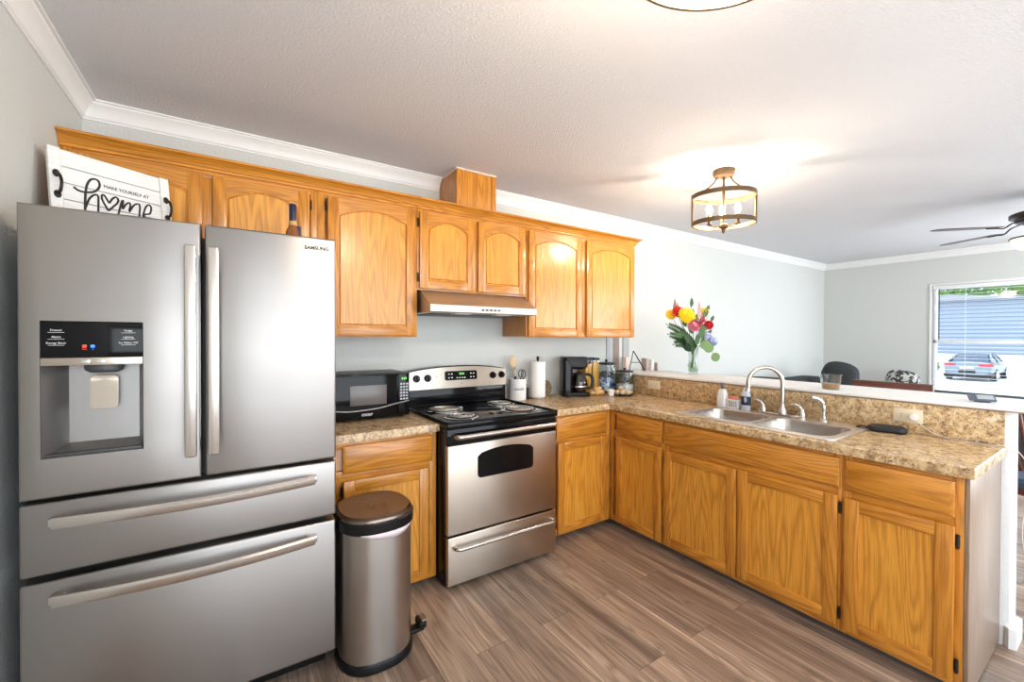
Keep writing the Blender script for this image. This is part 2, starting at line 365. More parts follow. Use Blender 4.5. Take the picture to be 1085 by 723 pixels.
# ------------------------------------------------------------------ cabinets
def MX(face): return lambda s, d, z: (s, face-d, z)      # fronts looking towards -y
def MY(face): return lambda s, d, z: (face-d, s, z)      # fronts looking towards -x
def mbox(mb, M, s0, s1, d0, d1, z0, z1, b=.002, m=0):
    p, q = M(s0, d0, z0), M(s1, d1, z1); mb.box(p[0], q[0], p[1], q[1], p[2], q[2], b, m)
def mprism(mb, M, poly, d0, d1, m=0, poly2=None):
    mb.loft([[M(s, d0, z) for s, z in poly], [M(s, d1, z) for s, z in (poly2 or poly)]], m)
def arch_poly(s0, s1, z0, z1, rise, n=14):
    out = [(s0, z0), (s1, z0)]
    for k in range(n+1):
        t = k/n; s = s1+(s0-s1)*t; out.append((s, z1-rise+rise*(1-(2*t-1)**2)))
    return out
def hinge(M, s, z, parent, side, d=0.0):
    h = MB(); mbox(h, M, s-.006, s+.006, d, d+.005, z-.026, z+.026, .002)
    p, q = M(s, d+.006, z-.022), M(s, d+.006, z+.022); h.cyl(p, q, .0055, seg=10)
    p, q = M(s, d+.006, z-.028), M(s, d+.006, z-.024); h.cyl(p, q, .004, seg=8)
    p, q = M(s, d+.006, z+.024), M(s, d+.006, z+.028); h.cyl(p, q, .004, seg=8)
    mbox(h, M, s+side*.003, s+side*.016, d, d+.0035, z-.018, z+.018, .001)
    return h.build('hinge', BRONZE, parent)
def door(parent, M, s0, s1, z0, z1, arch, rail, hside=0, hz=None, sw=.056):
    s0, s1 = sorted((s0, s1)); f = MB(); T0, T1 = .001, .020
    mbox(f, M, s0, s0+sw, T0, T1, z0, z1, .004); mbox(f, M, s1-sw, s1, T0, T1, z0, z1, .004)
    mbox(f, M, s0+sw-.001, s1-sw+.001, T0, T1-.0006, z0, z0+sw, .003, 1)
    if arch:
        rise = min(.05, .14*(s1-s0)); lo = arch_poly(s0+sw, s1-sw, z0, z1-.046, rise)[2:]
        poly = [(s0+sw-.001, z1), (s1-sw+.001, z1)] + [(s, z) for s, z in lo]
        mprism(f, M, poly, T0, T1-.0006, 1)
    else: mbox(f, M, s0+sw-.001, s1-sw+.001, T0, T1-.0006, z1-sw, z1, .003, 1)
    dr = f.build('door', [OAKZ, rail], parent)
    p = MB()
    if arch:
        mprism(p, M, arch_poly(s0+sw-.004, s1-sw+.004, z0+sw-.004, z1-.046+.004, rise), .004, .010)
        mprism(p, M, arch_poly(s0+sw+.004, s1-sw-.004, z0+sw+.004, z1-.046-.004, rise), .010, .0175, 0, arch_poly(s0+sw+.011, s1-sw-.011, z0+sw+.011, z1-.046-.011, rise*.95))
    else: mbox(p, M, s0+sw-.004, s1-sw+.004, .004, .011, z0+sw-.004, z1-sw+.004, 0)
    p.build('panel', PANEL, dr)
    if hside:
        for z in (hz or (z0+.085, z1-.085)): hinge(M, (s1+.007) if hside > 0 else (s0-.007), z, dr, -hside)
    return dr
def drawer(parent, M, s0, s1, z0, z1, grain, name='drawer'):
    f = MB(); s0, s1 = sorted((s0, s1))
    o = [(s0, z0), (s1, z0), (s1, z1), (s0, z1)]; k = .014
    i = [(s0+k, z0+k), (s1-k, z0+k), (s1-k, z1-k), (s0+k, z1-k)]
    mprism(f, M, o, .001, .012); mprism(f, M, o, .012, .020, 0, i)
    return f.build(name, grain, parent)
YU = -.325
def upper(name, label, x0, x1, z0, z1):
    t = thing(name, label, 'cabinet', ((x0+x1)/2, -.16, z0))
    MB().box(x0, x1, -.304, -.003, z0+.006, z1, .001).build('carcass', OAKZ, t)
    f = MB(); f.box(x0, x0+.035, YU, -.305, z0, z1, .001); f.box(x1-.035, x1, YU, -.305, z0, z1, .001)
    f.box(x0+.035, x1-.035, YU, -.305, z0, z0+.04, .001, 1); f.box(x0+.035, x1-.035, YU, -.305, z1-.045, z1, .001, 1)
    if x1-x0 > .6: f.box((x0+x1)/2-.028, (x0+x1)/2+.028, YU, -.305, z0+.04, z1-.045, .001)
    f.build('face_frame', [OAKZ, OAKX], t); return t
ZUB, ZUT, DT = 1.402, 2.213, 2.181
U = MX(YU)
t = upper('upper_cabinet', 'short arched two-door oak cabinet above the refrigerator', XL+.002, .380, 1.80, ZUT)
door(t, U, -.575, -.130, 1.815, DT, True, OAKX, 0); door(t, U, -.089, .338, 1.815, DT, True, OAKX, 1, (1.90, 2.115))
t = upper('upper_cabinet', 'tall single-door oak wall cabinet between refrigerator and range hood', .381, .947, ZUB, ZUT)
door(t, U, .428, .930, ZUB+.008, DT, True, OAKX, -1, (1.50, 2.125))
t = upper('upper_cabinet', 'short two-door oak cabinet right above the range hood', .948, 1.772, 1.695, ZUT)
door(t, U, .958, 1.344, 1.706, DT, True, OAKX, -1, (1.775, 2.115)); door(t, U, 1.370, 1.757, 1.706, DT, True, OAKX, 1, (1.775, 2.115))
t = upper('upper_cabinet', 'tall two-door oak wall cabinet right of the range hood', 1.773, 2.930, ZUB, ZUT)
door(t, U, 1.788, 2.305, ZUB+.006, DT, True, OAKX, 1, (1.475, 2.11)); door(t, U, 2.356, 2.918, ZUB+.006, DT, True, OAKX, 1, (1.475, 2.11))
# cornice on top of the uppers
cr = MB(); prof = [(0, 0), (.010, 0), (.010, .012), (.016, .016), (.022, .030), (.040, .046), (.050, .050), (.050, .060), (0, .060)]
l0, l1, l2, l3 = [], [], [], []
for o, z in prof:
    l0.append((XL+.002, YU+.001-o, ZUT-.012+z)); l1.append((2.930+o, YU+.001-o, ZUT-.012+z)); l2.append((2.930+o, -.002, ZUT-.012+z))
cr.loft([l0, l1, l2]); cr.box(XL+.003, 2.928, YU+.003, -.003, ZUT+.001, ZUT+.02)
tag(cr.build('cabinet_cornice', OAKX, None, (1.1, -.16, ZUT)), 'long oak cornice moulding capping the row of wall cabinets', 'cornice')
# duct box up to the ceiling
t = thing('duct_cover', 'square oak duct box between the cabinet tops and ceiling', 'duct cover', (1.385, -.15, ZUT+.02))
dk = MB(); dk.box(1.236, 1.533, -.278, -.001, ZUT+.022, ZC-.006); dk.build('side_panels', OAKZ, t)
fp = MB(); fp.box(1.234, 1.536, -.286, -.279, ZUT+.022, ZC-.004, .001); fp.box(1.505, 1.536, -.291, -.287, ZUT+.022, ZC-.004, .001); fp.box(1.234, 1.262, -.291, -.287, ZUT+.022, ZC-.004, .001); fp.build('front_panel', OAKZ, t)
ck = MB()
for k in range(26):
    x = 1.234+.302*k/25; ck.ball((x, -.288, ZC-.004), .008+.004*random.random(), .005, .005+.004*random.random(), 8)
    y = -.285+.21*k/25; ck.ball((1.233, y, ZC-.006), .004, .009+.004*random.random(), .008+.006*random.random(), 8)
ck.build('caulk_bead', mat('pale_caulk', (.66, .60, .54), .8), t)['label'] = 'uneven pale caulk bead along the ceiling'
# range hood
t = thing('range_hood', 'slim stainless steel under-cabinet range hood', 'range hood', (1.35, -.25, 1.55))
prof = [(-.004, 1.692), (-.345, 1.692), (-.500, 1.600), (-.506, 1.596), (-.506, 1.556), (-.500, 1.552), (-.004, 1.552)]
MB().prism(prof, 'x', .962, 1.736)  .build('canopy', steel('hood_steel', (.60, .55, .50), .44, .15), t)
hl = MB()
for k in range(5): hl.box(1.305+.03*k, 1.325+.03*k, -.509, -.505, 1.568, 1.580, .002)
hl.build('control_buttons', DGREY, t)
for x in (1.20, 1.50): MB().box(x-.06, x+.06, -.46, -.40, 1.546, 1.553, .003).build('light_lens', mat('frosted_lens', (.75, .72, .65), .3), t)
MB().box(1.02, 1.68, -.38, -.06, 1.547, 1.553, .002).build('grease_filter', DGREY, t)
# base cabinets
ZB0, ZB1 = .045, .870
def base_x(name, label, x0, x1, stile0=.03, stile1=.03):
    t = thing(name, label, 'cabinet', ((x0+x1)/2, -.31, 0))
    MB().box(x0, x1, -.594, -.02, ZB0, ZB1, .001).build('carcass', OAKZ, t)
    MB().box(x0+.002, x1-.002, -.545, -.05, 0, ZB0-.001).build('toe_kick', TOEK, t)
    f = MB(); f.box(x0, x0+.04, -.615, -.595, ZB0, ZB1, .001); f.box(x1-.04, x1, -.615, -.595, ZB0, ZB1, .001)
    for z0, z1 in ((ZB0, .09), (.665, .725), (.835, ZB1)): f.box(x0+.04, x1-.04, -.615, -.595, z0, z1, .001, 1)
    f.build('face_frame', [OAKZ, OAKX], t); return t
B = MX(-.615)
t = base_x('base_cabinet', 'oak base cabinet under the microwave, left of the stove', .380, .953)
drawer(t, B, .449, .926, .709, .850, OAKX); door(t, B, .452, .903, .058, .674, False, OAKX, -1, (.14, .622))
t = base_x('base_cabinet', 'oak base cabinet between the stove and the inner corner', 1.742, 2.344)
drawer(t, B, 1.822, 2.290, .706, .858, OAKX); door(t, B, 1.832, 2.286, .056, .682, False, OAKX, 1)
XF = 2.345
def base_y(name, label, y0, y1, mids=()):
    t = thing(name, label, 'cabinet', (2.63, (y0+y1)/2, 0))
    MB().box(XF+.021, 2.918, y0, y1, ZB0, ZB1 if name != 'sink_cabinet' else .715, .001).build('carcass', OAKZ, t)
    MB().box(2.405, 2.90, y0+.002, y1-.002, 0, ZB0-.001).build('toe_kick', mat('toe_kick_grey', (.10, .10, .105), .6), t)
    f = MB(); f.box(XF, XF+.02, y0, y0+.035, ZB0, ZB1, .001); f.box(XF, XF+.02, y1-.035, y1, ZB0, ZB1, .001)
    for z0, z1 in ((ZB0, .09), (.665, .725), (.835, ZB1)): f.box(XF, XF+.02, y0+.035, y1-.035, z0, z1, .001, 1)
    for ym in mids: f.box(XF, XF+.02, ym-.025, ym+.025, .09, .665, .001)
    f.build('face_frame', [OAKZ, OAKY], t); return t
PM = MY(XF)
t = base_y('base_cabinet', 'narrow one-door oak cabinet just right of the inner corner', -1.090, -.617)
drawer(t, PM, -1.081, -.691, .707, .853, OAKY); door(t, PM, -1.080, -.684, .056, .684, False, OAKY, 1)
t = base_y('sink_cabinet', 'wide two-door oak sink base with one long false drawer front', -2.062, -1.091, (-1.58,))
drawer(t, PM, -2.055, -1.099, .711, .849, OAKY, 'false_front'); door(t, PM, -1.577, -1.100, .064, .672, False, OAKY, 1, (.15, .60)); door(t, PM, -2.049, -1.583, .074, .676, False, OAKY, -1, (.13, .62))
t = base_y('base_cabinet', 'one-door oak cabinet at the open end of the peninsula', -2.455, -2.063)
drawer(t, PM, -2.430, -2.078, .709, .847, OAKY); door(t, PM, -2.432, -2.077, .068, .674, False, OAKY, -1, (.13, .616))
ep = MB(); ep.box(XF+.001, 2.931, -2.470, -2.456, .012, ZB1, .001); ep.build('end_panel', VENEER, t)['label'] = 'smooth veneer end panel reflecting grey daylight'
# counters
def slab(xs, ys, keep, z0, z1, bev):
    bm = bmesh.new(); V = {}
    def vv(i, j, k):
        if (i, j, k) not in V: V[(i, j, k)] = bm.verts.new((xs[i], ys[j], (z0, z1)[k]))
        return V[(i, j, k)]
    K = lambda i, j: 0 <= i < len(xs)-1 and 0 <= j < len(ys)-1 and keep(i, j)
    for i in range(len(xs)-1):
        for j in range(len(ys)-1):
            if not K(i, j): continue
            for k in (0, 1): bm.faces.new([vv(i, j, k), vv(i+1, j, k), vv(i+1, j+1, k), vv(i, j+1, k)])
            for (di, dj, p, q) in ((-1, 0, (i, j), (i, j+1)), (1, 0, (i+1, j), (i+1, j+1)), (0, -1, (i, j), (i+1, j)), (0, 1, (i, j+1), (i+1, j+1))):
                if not K(i+di, j+dj): bm.faces.new([vv(*p, 0), vv(*q, 0), vv(*q, 1), vv(*p, 1)])
    bmesh.ops.recalc_face_normals(bm, faces=bm.faces)
    es = [e for e in bm.edges if len(e.link_faces) == 2 and e.calc_face_angle(0) > .8 and abs(e.verts[0].co.z-z1) < 1e-6 and abs(e.verts[1].co.z-z1) < 1e-6]
    bmesh.ops.bevel(bm, geom=es, offset=bev, segments=3, profile=.5, affect='EDGES')
    return MB().bm(bm)
tag(slab([.372, .960], [-.645, -.002], lambda i, j: True, .872, .914, .006).build('countertop', LAM, None, (0, 0, 0)), 'short speckled laminate countertop under the microwave', 'countertop')
SX0, SX1, SY0, SY1 = 2.372, 2.892, -2.012, -1.150
tag(slab([1.736, 2.316, SX0+.02, SX1-.02, 2.922], [-2.4855, SY0+.02, SY1-.02, -.645, -.002], lambda i, j: (i > 0 or j == 3) and not (i == 2 and j == 1), .872, .914, .006).build('countertop', LAM, None, (0, 0, 0)), 'long L-shaped speckled laminate countertop with the double sink', 'countertop')
tag(MB().box(2.923, 2.937, -2.478, -.004, .915, 1.069, .002).build('backsplash', LAM, None, (0, 0, 0)), 'speckled laminate backsplash strip along the peninsula half wall', 'backsplash')
bar = thing('bar_ledge', 'long white bar ledge topping the peninsula half wall', 'bar ledge', (3.15, -1.3, 1.071))
MB().box(2.914, 3.40, -2.60, -.014, 1.0765, 1.092, .003).build('top', WHITEP, bar); 
ub = MB().box(2.918, 3.395, -2.597, -.016, 1.071, 1.0764).build('underside', mat('particle_board', (.36, .24, .16), .7), bar); ub['label'] = 'brown board underside of the ledge'

# ------------------------------------------------------------------ refrigerator
FX0, FX1, FY = -.548, .352, -.98
t = thing('refrigerator', 'stainless steel french-door refrigerator with ice and water dispenser', 'refrigerator', (-.1, -.5, 0))
MB().box(FX0+.012, FX1-.012, -.885, -.05, .03, 1.772, .006).build('cabinet_body', CASEG, t)
MB().box(FX0+.03, FX1-.03, -.90, -.80, .012, .082, .004).build('kick_grille', BLACKM, t)
def holed(x0, x1, z0, z1, hx0, hx1, hz0, hz1, y0, y1):
    mb = MB(); xs = [x0, hx0, hx1, x1]; zs = [z0, hz0, hz1, z1]; o = MB()
    bm = bmesh.new(); V = {}
    def vv(i, j, k):
        if (i, j, k) not in V: V[(i, j, k)] = bm.verts.new((xs[i], (y0, y1)[k], zs[j]))
        return V[(i, j, k)]
    K = lambda i, j: 0 <= i < 3 and 0 <= j < 3 and not (i == 1 and j == 1)
    for i in range(3):
        for j in range(3):
            if not K(i, j): continue
            for k in (0, 1): bm.faces.new([vv(i, j, k), vv(i+1, j, k), vv(i+1, j+1, k), vv(i, j+1, k)])
            for (di, dj, p, q) in ((-1, 0, (i, j), (i, j+1)), (1, 0, (i+1, j), (i+1, j+1)), (0, -1, (i, j), (i+1, j)), (0, 1, (i, j+1), (i+1, j+1))):
                if not K(i+di, j+dj): bm.faces.new([vv(*p, 0), vv(*q, 0), vv(*q, 1), vv(*p, 1)])
    bmesh.ops.recalc_face_normals(bm, faces=bm.faces)
    es = [e for e in bm.edges if len(e.link_faces) == 2 and e.calc_face_angle(0) > .8 and all(abs(v.co.y-y0) < 1e-6 for v in e.verts) and not all(hx0-1e-4 < v.co.x < hx1+1e-4 and hz0-1e-4 < v.co.z < hz1+1e-4 for v in e.verts)]
    bmesh.ops.bevel(bm, geom=es, offset=.009, segments=3, profile=.5, affect='EDGES')
    return MB().bm(bm)
DX0, DX1, DZ0, DZ1 = -.500, -.259, 1.022, 1.449
ld = holed(FX0, -.1005, .897, 1.805, DX0, DX1, DZ0, DZ1, FY, -.895).build('left_door', STEEL, t)
rd = MB().box(-.0905, FX1, FY, -.895, .897, 1.805, .009, 0, 3).build('right_door', STEEL, t)
d1 = MB().box(FX0, FX1, FY, -.895, .660, .886, .009, 0, 3).build('middle_drawer', STEEL, t)
d2 = MB().box(FX0, FX1, FY, -.895, .090, .640, .009, 0, 3).build('freezer_drawer', STEEL, t)
def vhandle(x, par):
    h = MB(); h.box(x-.0165, x+.0165, -1.044, -1.018, .985, 1.716, .006)
    for z in (1.02, 1.68): h.box(x-.011, x+.011, -1.02, FY-.0005, z-.02, z+.02, .003)
    return h.build('handle', HANDLE, par)
vhandle(-.128, ld); vhandle(-.063, rd)
def hhandle(z, par):
    h = MB(); pts = []; n_ = 22
    loops = []
    for k in range(n_+1):
        u = k/n_; x = -.470+.736*u; y = -1.012-.036*(1-(2*u-1)**2); w = .017; d_ = .010
        loops.append([(x, y-d_, z-w*.6), (x, y-d_, z+w*.6), (x, y-d_*.4, z+w), (x, y+d_*.6, z+w), (x, y+d_, z+w*.4), (x, y+d_, z-w*.6), (x, y, z-w), (x, y-d_*.6, z-w)])
    h.loft(loops)
    for x in (-.462, .258): h.box(x-.018, x+.018, -1.008, FY-.0005, z-.013, z+.013, .004)
    return h.build('handle', HANDLE, par)
hhandle(.829, d1); hhandle(.588, d2)
lg = MB().text('SAMSUNG', .021, frame_xf((.278, FY-.0012, 1.7605), (1, 0, 0), (0, -1, 0)), width=.090, bold=.0007); lg.build('brand_lettering', INK, rd)
# dispenser
MB().box(DX0+.001, DX1-.001, FY-.002, FY+.03, 1.334, DZ1-.001, .003).build('control_panel', BLACK, ld)
MB().box(DX0+.001, DX1-.001, FY-.003, FY+.03, 1.309, 1.3335, .002).build('silver_strip', STEELW, ld)
rc = MB(); x0, x1, z0, z1 = DX0+.001, DX1-.001, DZ0+.001, 1.309; yb = FY+.075
rc.add([(x0, FY, z0), (x1, FY, z0), (x1, FY, z1), (x0, FY, z1), (x0+.045, yb, z0+.03), (x1-.02, yb, z0+.03), (x1-.02, yb, z1), (x0+.045, yb, z1)], [(0, 1, 5, 4), (1, 2, 6, 5), (2, 3, 7, 6), (3, 0, 4, 7), (4, 5, 6, 7)])
rcm = steel('recess_grey_metal', (.36, .35, .345), .38, .3)
rc.build('dispenser_recess', rcm, ld)
MB().box(x0+.004, x1-.004, FY+.004, FY+.05, z0+.001, z0+.010, .002).build('drip_tray', DGREY, ld)
MB().lathe((-.362, FY+.04, 1.309), [(.05, 0), (.048, -.018), (.036, -.026)], 24, sy=.7).build('nozzle_housing', DGREY, ld)
pd = MB(); pd.loft([rrect(-.397, -.329, 0, .108, .012, 0), rrect(-.397, -.329, 0, .108, .012, .006)]); pv = MB()
pd.v = [Vector((q.x, FY+.045-q.z+.12*(q.y-.054)*.6, 1.163+q.y)) for q in pd.v]; pd.build('dispenser_paddle', STEELW, ld)
F0 = lambda x, z: frame_xf((x, FY-.0028, z), (1, 0, 0), (0, -1, 0))
for tx, x, z in (('Freezer', -.464, 1.420), ('Alarm', -.464, 1.399), ('Energy Saver', -.464, 1.380), ('Fridge', -.296, 1.420), ('Lighting', -.296, 1.399), ('Ice Maker Off', -.296, 1.380)):
    pr = MB(); pr.text(tx, .0085, F0(x, z)); pr.box(x-.018, x+.018, FY-.0032, FY-.0026, z-.0075, z-.0065); pr.build('panel_lettering', WINK, ld)
MB().box(-.406, -.396, FY-.0034, FY-.002, 1.365, 1.374, .001).text('Water', .004, F0(-.401, 1.360)).build('red_icon', REDI, ld); MB().box(-.387, -.377, FY-.0034, FY-.002, 1.365, 1.374, .001).text('Ice', .004, F0(-.382, 1.360)).build('blue_icon', BLUEI, ld)
bt = MB()
for x in (-.398, -.363): bt.box(x-.010, x+.010, FY-.0046, FY-.003, 1.3165, 1.3255, .001)
bt.build('dispenser_buttons', CHROME, ld)
# wooden sign on top
TL = Vector((-.581, -.599, 2.11)); S = Vector((.8396, .5439, 0)); n0 = Vector((.5439, -.8396, 0)); L8 = math.radians(8)
T8 = Vector((0, 0, 1))*math.cos(L8)-n0*math.sin(L8); O8 = TL-T8*.324
t = thing('wooden_sign', 'white shiplap board sign with black script leaning on top of the refrigerator', 'sign', O8)
XS = Matrix((S, T8, S.cross(T8))).transposed().to_4x4(); XS.translation = O8
SW = mat('white_washed_wood', (.80, .795, .78), .6); nn = N(SW); nn.col(nn.mix(nn.ramp(nn.noise(nn.coords((1, 1, 8)), 14, 3), [(.3, (0, 0, 0)), (.8, (1, 1, 1))]), (.83, .825, .81), (.72, .71, .69)))
s_ = MB(XS); hs = [.001, .066, .1285, .193, .256, .323]
for z0, z1 in zip(hs, hs[1:]): s_.box(.036, .354, z0+.0016, z1-.0016, -.012, 0, .0015)
s_.build('slats', SW, t)
MB(XS).box(.03, .36, .002, .322, -.017, -.0125).build('backing', mat('backing_brown', (.25, .18, .12), .7), t)
for x0, x1 in ((0, .035), (.355, .390)): MB(XS).box(x0, x1, 0, .324, -.016, .004, .002).build('end_batten', SW, t)
ST = dict(h1=[(0.0664, 0.184), (0.0787, 0.1747), (0.0967, 0.1737), (0.1188, 0.1799), (0.1349, 0.1929), (0.1449, 0.2146), (0.1408, 0.2341), (0.1272, 0.2363), (0.1147, 0.2251), (0.1048, 0.199), (0.0992, 0.161), (0.0943, 0.0946)],
 h2=[(0.0943, 0.1046), (0.1103, 0.1509), (0.1268, 0.1719), (0.137, 0.1705), (0.1375, 0.15), (0.1341, 0.1014)],
 o=[(0.171, 0.1506), (0.1616, 0.1711), (0.1551, 0.1803), (0.1495, 0.1753), (0.1493, 0.1604), (0.1577, 0.1374), (0.1669, 0.1201), (0.1829, 0.14), (0.1969, 0.1582), (0.2017, 0.1749), (0.1937, 0.1829), (0.182, 0.1718), (0.171, 0.1506)],
 m=[(0.1966, 0.105), (0.211, 0.1648), (0.2176, 0.1739), (0.2131, 0.1391), (0.2259, 0.1619), (0.2373, 0.1725), (0.2412, 0.1615), (0.2355, 0.1333), (0.2523, 0.1647), (0.2668, 0.1763), (0.2743, 0.1686), (0.2702, 0.1179), (.28, .112)],
 e=[(.28, .112), (0.2865, 0.1423), (0.2967, 0.1726), (0.3077, 0.1833), (0.3154, 0.1754), (0.3092, 0.146), (.288, .135), (.297, .108), (.32, .115)])
s_ = MB(XS)
for k, l in ST.items(): s_.tube(spline([(x, y, .0012) for x, y in l], 6), .0034 if k != 'h1' else .0038, 8)
s_.text('MAKE YOURSELF AT', .019, Matrix.Translation((.234, .2165, .0012)), width=.152)
s_.build('lettering', INK, t)
def shandle(x, z0, z1):
    h = MB(XS); h.ball((x, z1, .007), .011, .015, .004, 12); h.ball((x, z0, .007), .011, .015, .004, 12)
    h.tube(spline([(x, z1, .009), (x+.002, z1-.012, .026), (x+.003, (z0+z1)/2, .034), (x+.002, z0+.012, .026), (x, z0, .009)], 6), .005, 10); return h.build('handle', BRONZE, t)
shandle(.0185, .140, .220); shandle(.373, .140, .222)
# bottle behind the fridge door top
bx, by = .228, -.62
t = thing('bottle', 'dark blue capped liquor bottle standing on the refrigerator', 'bottle', (bx, by, 1.773))
MB().lathe((bx, by, 1.773), [(.028, 0), (.031, .006), (.031, .10), (.027, .125), (.014, .155), (.013, .17)], 20).build('body', mat('amber_glass', (.25, .09, .02), .1), t)
MB().lathe((bx, by, 1.773), [(.0145, .165), (.0155, .172), (.0155, .245), (.014, .25)], 18).build('cap', mat('blue_foil', (.006, .012, .05), .3), t)['label'] = 'dark blue cap'
MB().lathe((bx, by, 1.773), [(.0150, .150), (.0180, .152), (.0165, .170)], 18).build('collar', mat('gold_label', (.55, .33, .12), .4), t)
MB(frame_xf((bx+.022, by-.012, 1.895), (1, -.2, 0), (.3, -1, .1))).box(-.011, .011, -.03, .03, 0, .004, .002).build('hang_tag', mat('navy_tag', (.02, .03, .09), .5), t)

# ------------------------------------------------------------------ trash can
tx, ty = .522, -.922
def ov(rx, ry, z, p=2.5, cx=tx, cy=ty, n=36, dz=None):
    out = []
    for k in range(n):
        q = 2*PI*k/n; c, s = math.cos(q), math.sin(q)
        x = cx+rx*abs(c)**(2/p)*(1 if c > 0 else -1); y = cy+ry*abs(s)**(2/p)*(1 if s > 0 else -1); out.append((x, y, z+(dz(x, y) if dz else 0)))
    return out
CANS = steel('can_steel', (.46, .43, .40), .30, .5)
t = thing('trash_can', 'tall oval steel pedal bin in front of the left base cabinet', 'trash can', (tx, ty, 0))
MB().loft([ov(.155, .165, .035), ov(.155, .165, .585)]).build('body', CANS, t)
MB().loft([ov(.158, .168, .0), ov(.163, .173, .006), ov(.163, .173, .030), ov(.157, .167, .042)]).build('base_ring', BLACKM, t)
MB().loft([ov(.158, .168, .580), ov(.165, .175, .588), ov(.166, .176, .625), ov(.160, .170, .632)]).build('lid_rim', BLACKM, t)
MB().loft([ov(.160, .170, .632), ov(.158, .168, .642), ov(.145, .155, .650), ov(.138, .148, .648), ov(.05, .055, .652)]).build('lid', steel('lid_dark_steel', (.20, .16, .13), .28, .3), t)
pdl = MB(); pdl.box(tx+.13, tx+.215, ty-.075, ty-.025, .035, .055, .008); pdl.box(tx+.185, tx+.222, ty-.085, ty-.015, .05, .085, .010); pdl.build('pedal', BLACKM, t)
MB().box(tx+.200, tx+.226, ty-.078, ty-.022, .080, .0885, .003).build('pedal_cap', STEEL, t)
bgp = MB(); lo = ov(.1675, .1775, .579); hi = ov(.1675, .1775, .586)
loops = [[], []]
for k in range(24, 33):
    p = lo[k]; w = math.sin(PI*(k-24)/8); loops[0].append((p[0], p[1], .586)); loops[1].append((p[0]+(tx-p[0])*.03, p[1]+(ty-p[1])*.03, .586-.028*w-.003))
bgp.loft(loops, 0, False, False, False)
bgp2 = MB(); bgp2.v = bgp.v; bgp2.f = bgp.f; bgp2.mi = bgp.mi
g_ = bgp2.build('bin_liner', mat('pale_pink_liner', (.72, .62, .66), .5), None, (tx, ty, .55)); tag(g_, 'pale plastic bin liner peeking below the trash can lid', 'bin liner')
sm = g_.modifiers.new('thick', 'SOLIDIFY'); sm.thickness = .002

# ------------------------------------------------------------------ stove
SX, SX2, SYF = .964, 1.722, -.742
t = thing('electric_stove', 'stainless steel electric range with four coil burners', 'stove', (1.343, -.37, 0))
MB().box(SX-.002, SX2+.004, -.705, -.03, .02, .895, .004).box(SX+.03, SX2-.03, -.66, -.1, 0, .02).build('body', BLACK, t)
ct = MB(); ct.box(SX-.006, SX2+.008, -.752, -.03, .897, .930, .008, 0, 3); ct.box(SX-.006, SX2+.008, -.752, -.738, .928, .937, .004); ct.box(SX-.006, SX+.012, -.752, -.10, .928, .937, .004); ct.box(SX2-.010, SX2+.008, -.752, -.10, .928, .937, .004)
ct.build('cooktop', BLACK, t)
for i, (x, y, R) in enumerate(((1.130, -.335, .098), (1.115, -.605, .078), (1.560, -.320, .078), (1.545, -.580, .100))):
    bn = MB().lathe((x, y, .930), [(R+.022, .0005), (R+.022, .004), (R+.016, .006), (R+.004, .002), (R*.4, -.001), (.012, -.001)], 40, cap0=False).build('burner', BLACK, t); MB().lathe((x, y, .930), [(R+.023, .0006), (R+.023, .0048), (R+.015, .0068), (R+.013, .0055)], 40, cap0=False, cap1=False).build('trim_ring', CHROME, bn)
    co = MB(); turns = 4.0 if R > .09 else 3.0; pts = []
    for k in range(int(turns*30)+1):
        q = k/30*2*PI; rr_ = .018+(R-.018)*k/(turns*30); pts.append((x+rr_*math.cos(q+i), y+rr_*math.sin(q+i), .942))
    co.tube(pts, .0056, 8, flat=.7); co.tube([(x+R*math.cos(i), y+R*math.sin(i), .942), (x+(R+.03)*math.cos(i), y+(R+.03)*math.sin(i), .936)], .005, 8)
    co.build('heating_coil', mat('coil_grey_%d' % i, (.62, .60, .57), .30, .9), bn)
    sp_ = MB()
    for q in (0, 2.09, 4.19): sp_.box(-.003, .003, .012, R, 0, .004) if False else sp_.tube([(x, y, .9345), (x+R*math.cos(q), y+R*math.sin(q), .9345)], .0025, 6)
    sp_.build('coil_support', CHROME, bn)
# backguard: stainless face with an arched top above a black riser
def arc(x0, x1, z0, z1, rise, n=20): return [(x0, z0), (x1, z0)] + [(x1+(x0-x1)*k/n, z1-rise*abs(2*k/n-1)**2.4) for k in range(n+1)]
bgd = MB()
bk = arc(.964, 1.742, .93, 1.196, .032); bgd.prism(bk, 'y', -.075, -.012)
bgd.box(.964, 1.742, -.098, -.07, .93, 1.04, .004); bgd.box(.966, 1.740, -.112, -.095, .930, .936, .002); bgd.build('backguard', BLACK, t)
fc = MB(); fb = arc(.970, 1.736, 1.042, 1.190, .030)
fc.loft([[(x, -.073, z) for x, z in fb], [(x, -.118+.10*(z-1.042), z) for x, z in fb]]); face = fc.build('control_face', STEELW, t)
FM = lambda x, z, d=0: (x, -.118+.10*(z-1.042)-d, z)
dp = MB(); rr2 = rrect(1.232, 1.486, 1.096, 1.160, .012, 0)
dp.loft([[FM(x, z, -.002) for x, z, _ in rr2], [FM(x, z, .003) for x, z, _ in rr2]]); disp = dp.build('display', BLACK, face)
MB().text('8:24', .022, frame_xf(FM(1.362, 1.139, .0035), (1, 0, 0), (0, -1, .1))).build('clock_digits', GREEN, disp)
dbt = MB()
for x in (1.262, 1.285, 1.435, 1.458): dbt.loft([[FM(x+.006*math.cos(q*PI/5), z_+.004*math.sin(q*PI/5), d_) for q in range(10)] for z_, d_ in ((1.140, .003), (1.140, .0045))]); dbt.loft([[FM(x+.006*math.cos(q*PI/5), 1.114+.004*math.sin(q*PI/5), d_) for q in range(10)] for d_ in (.003, .0045)])
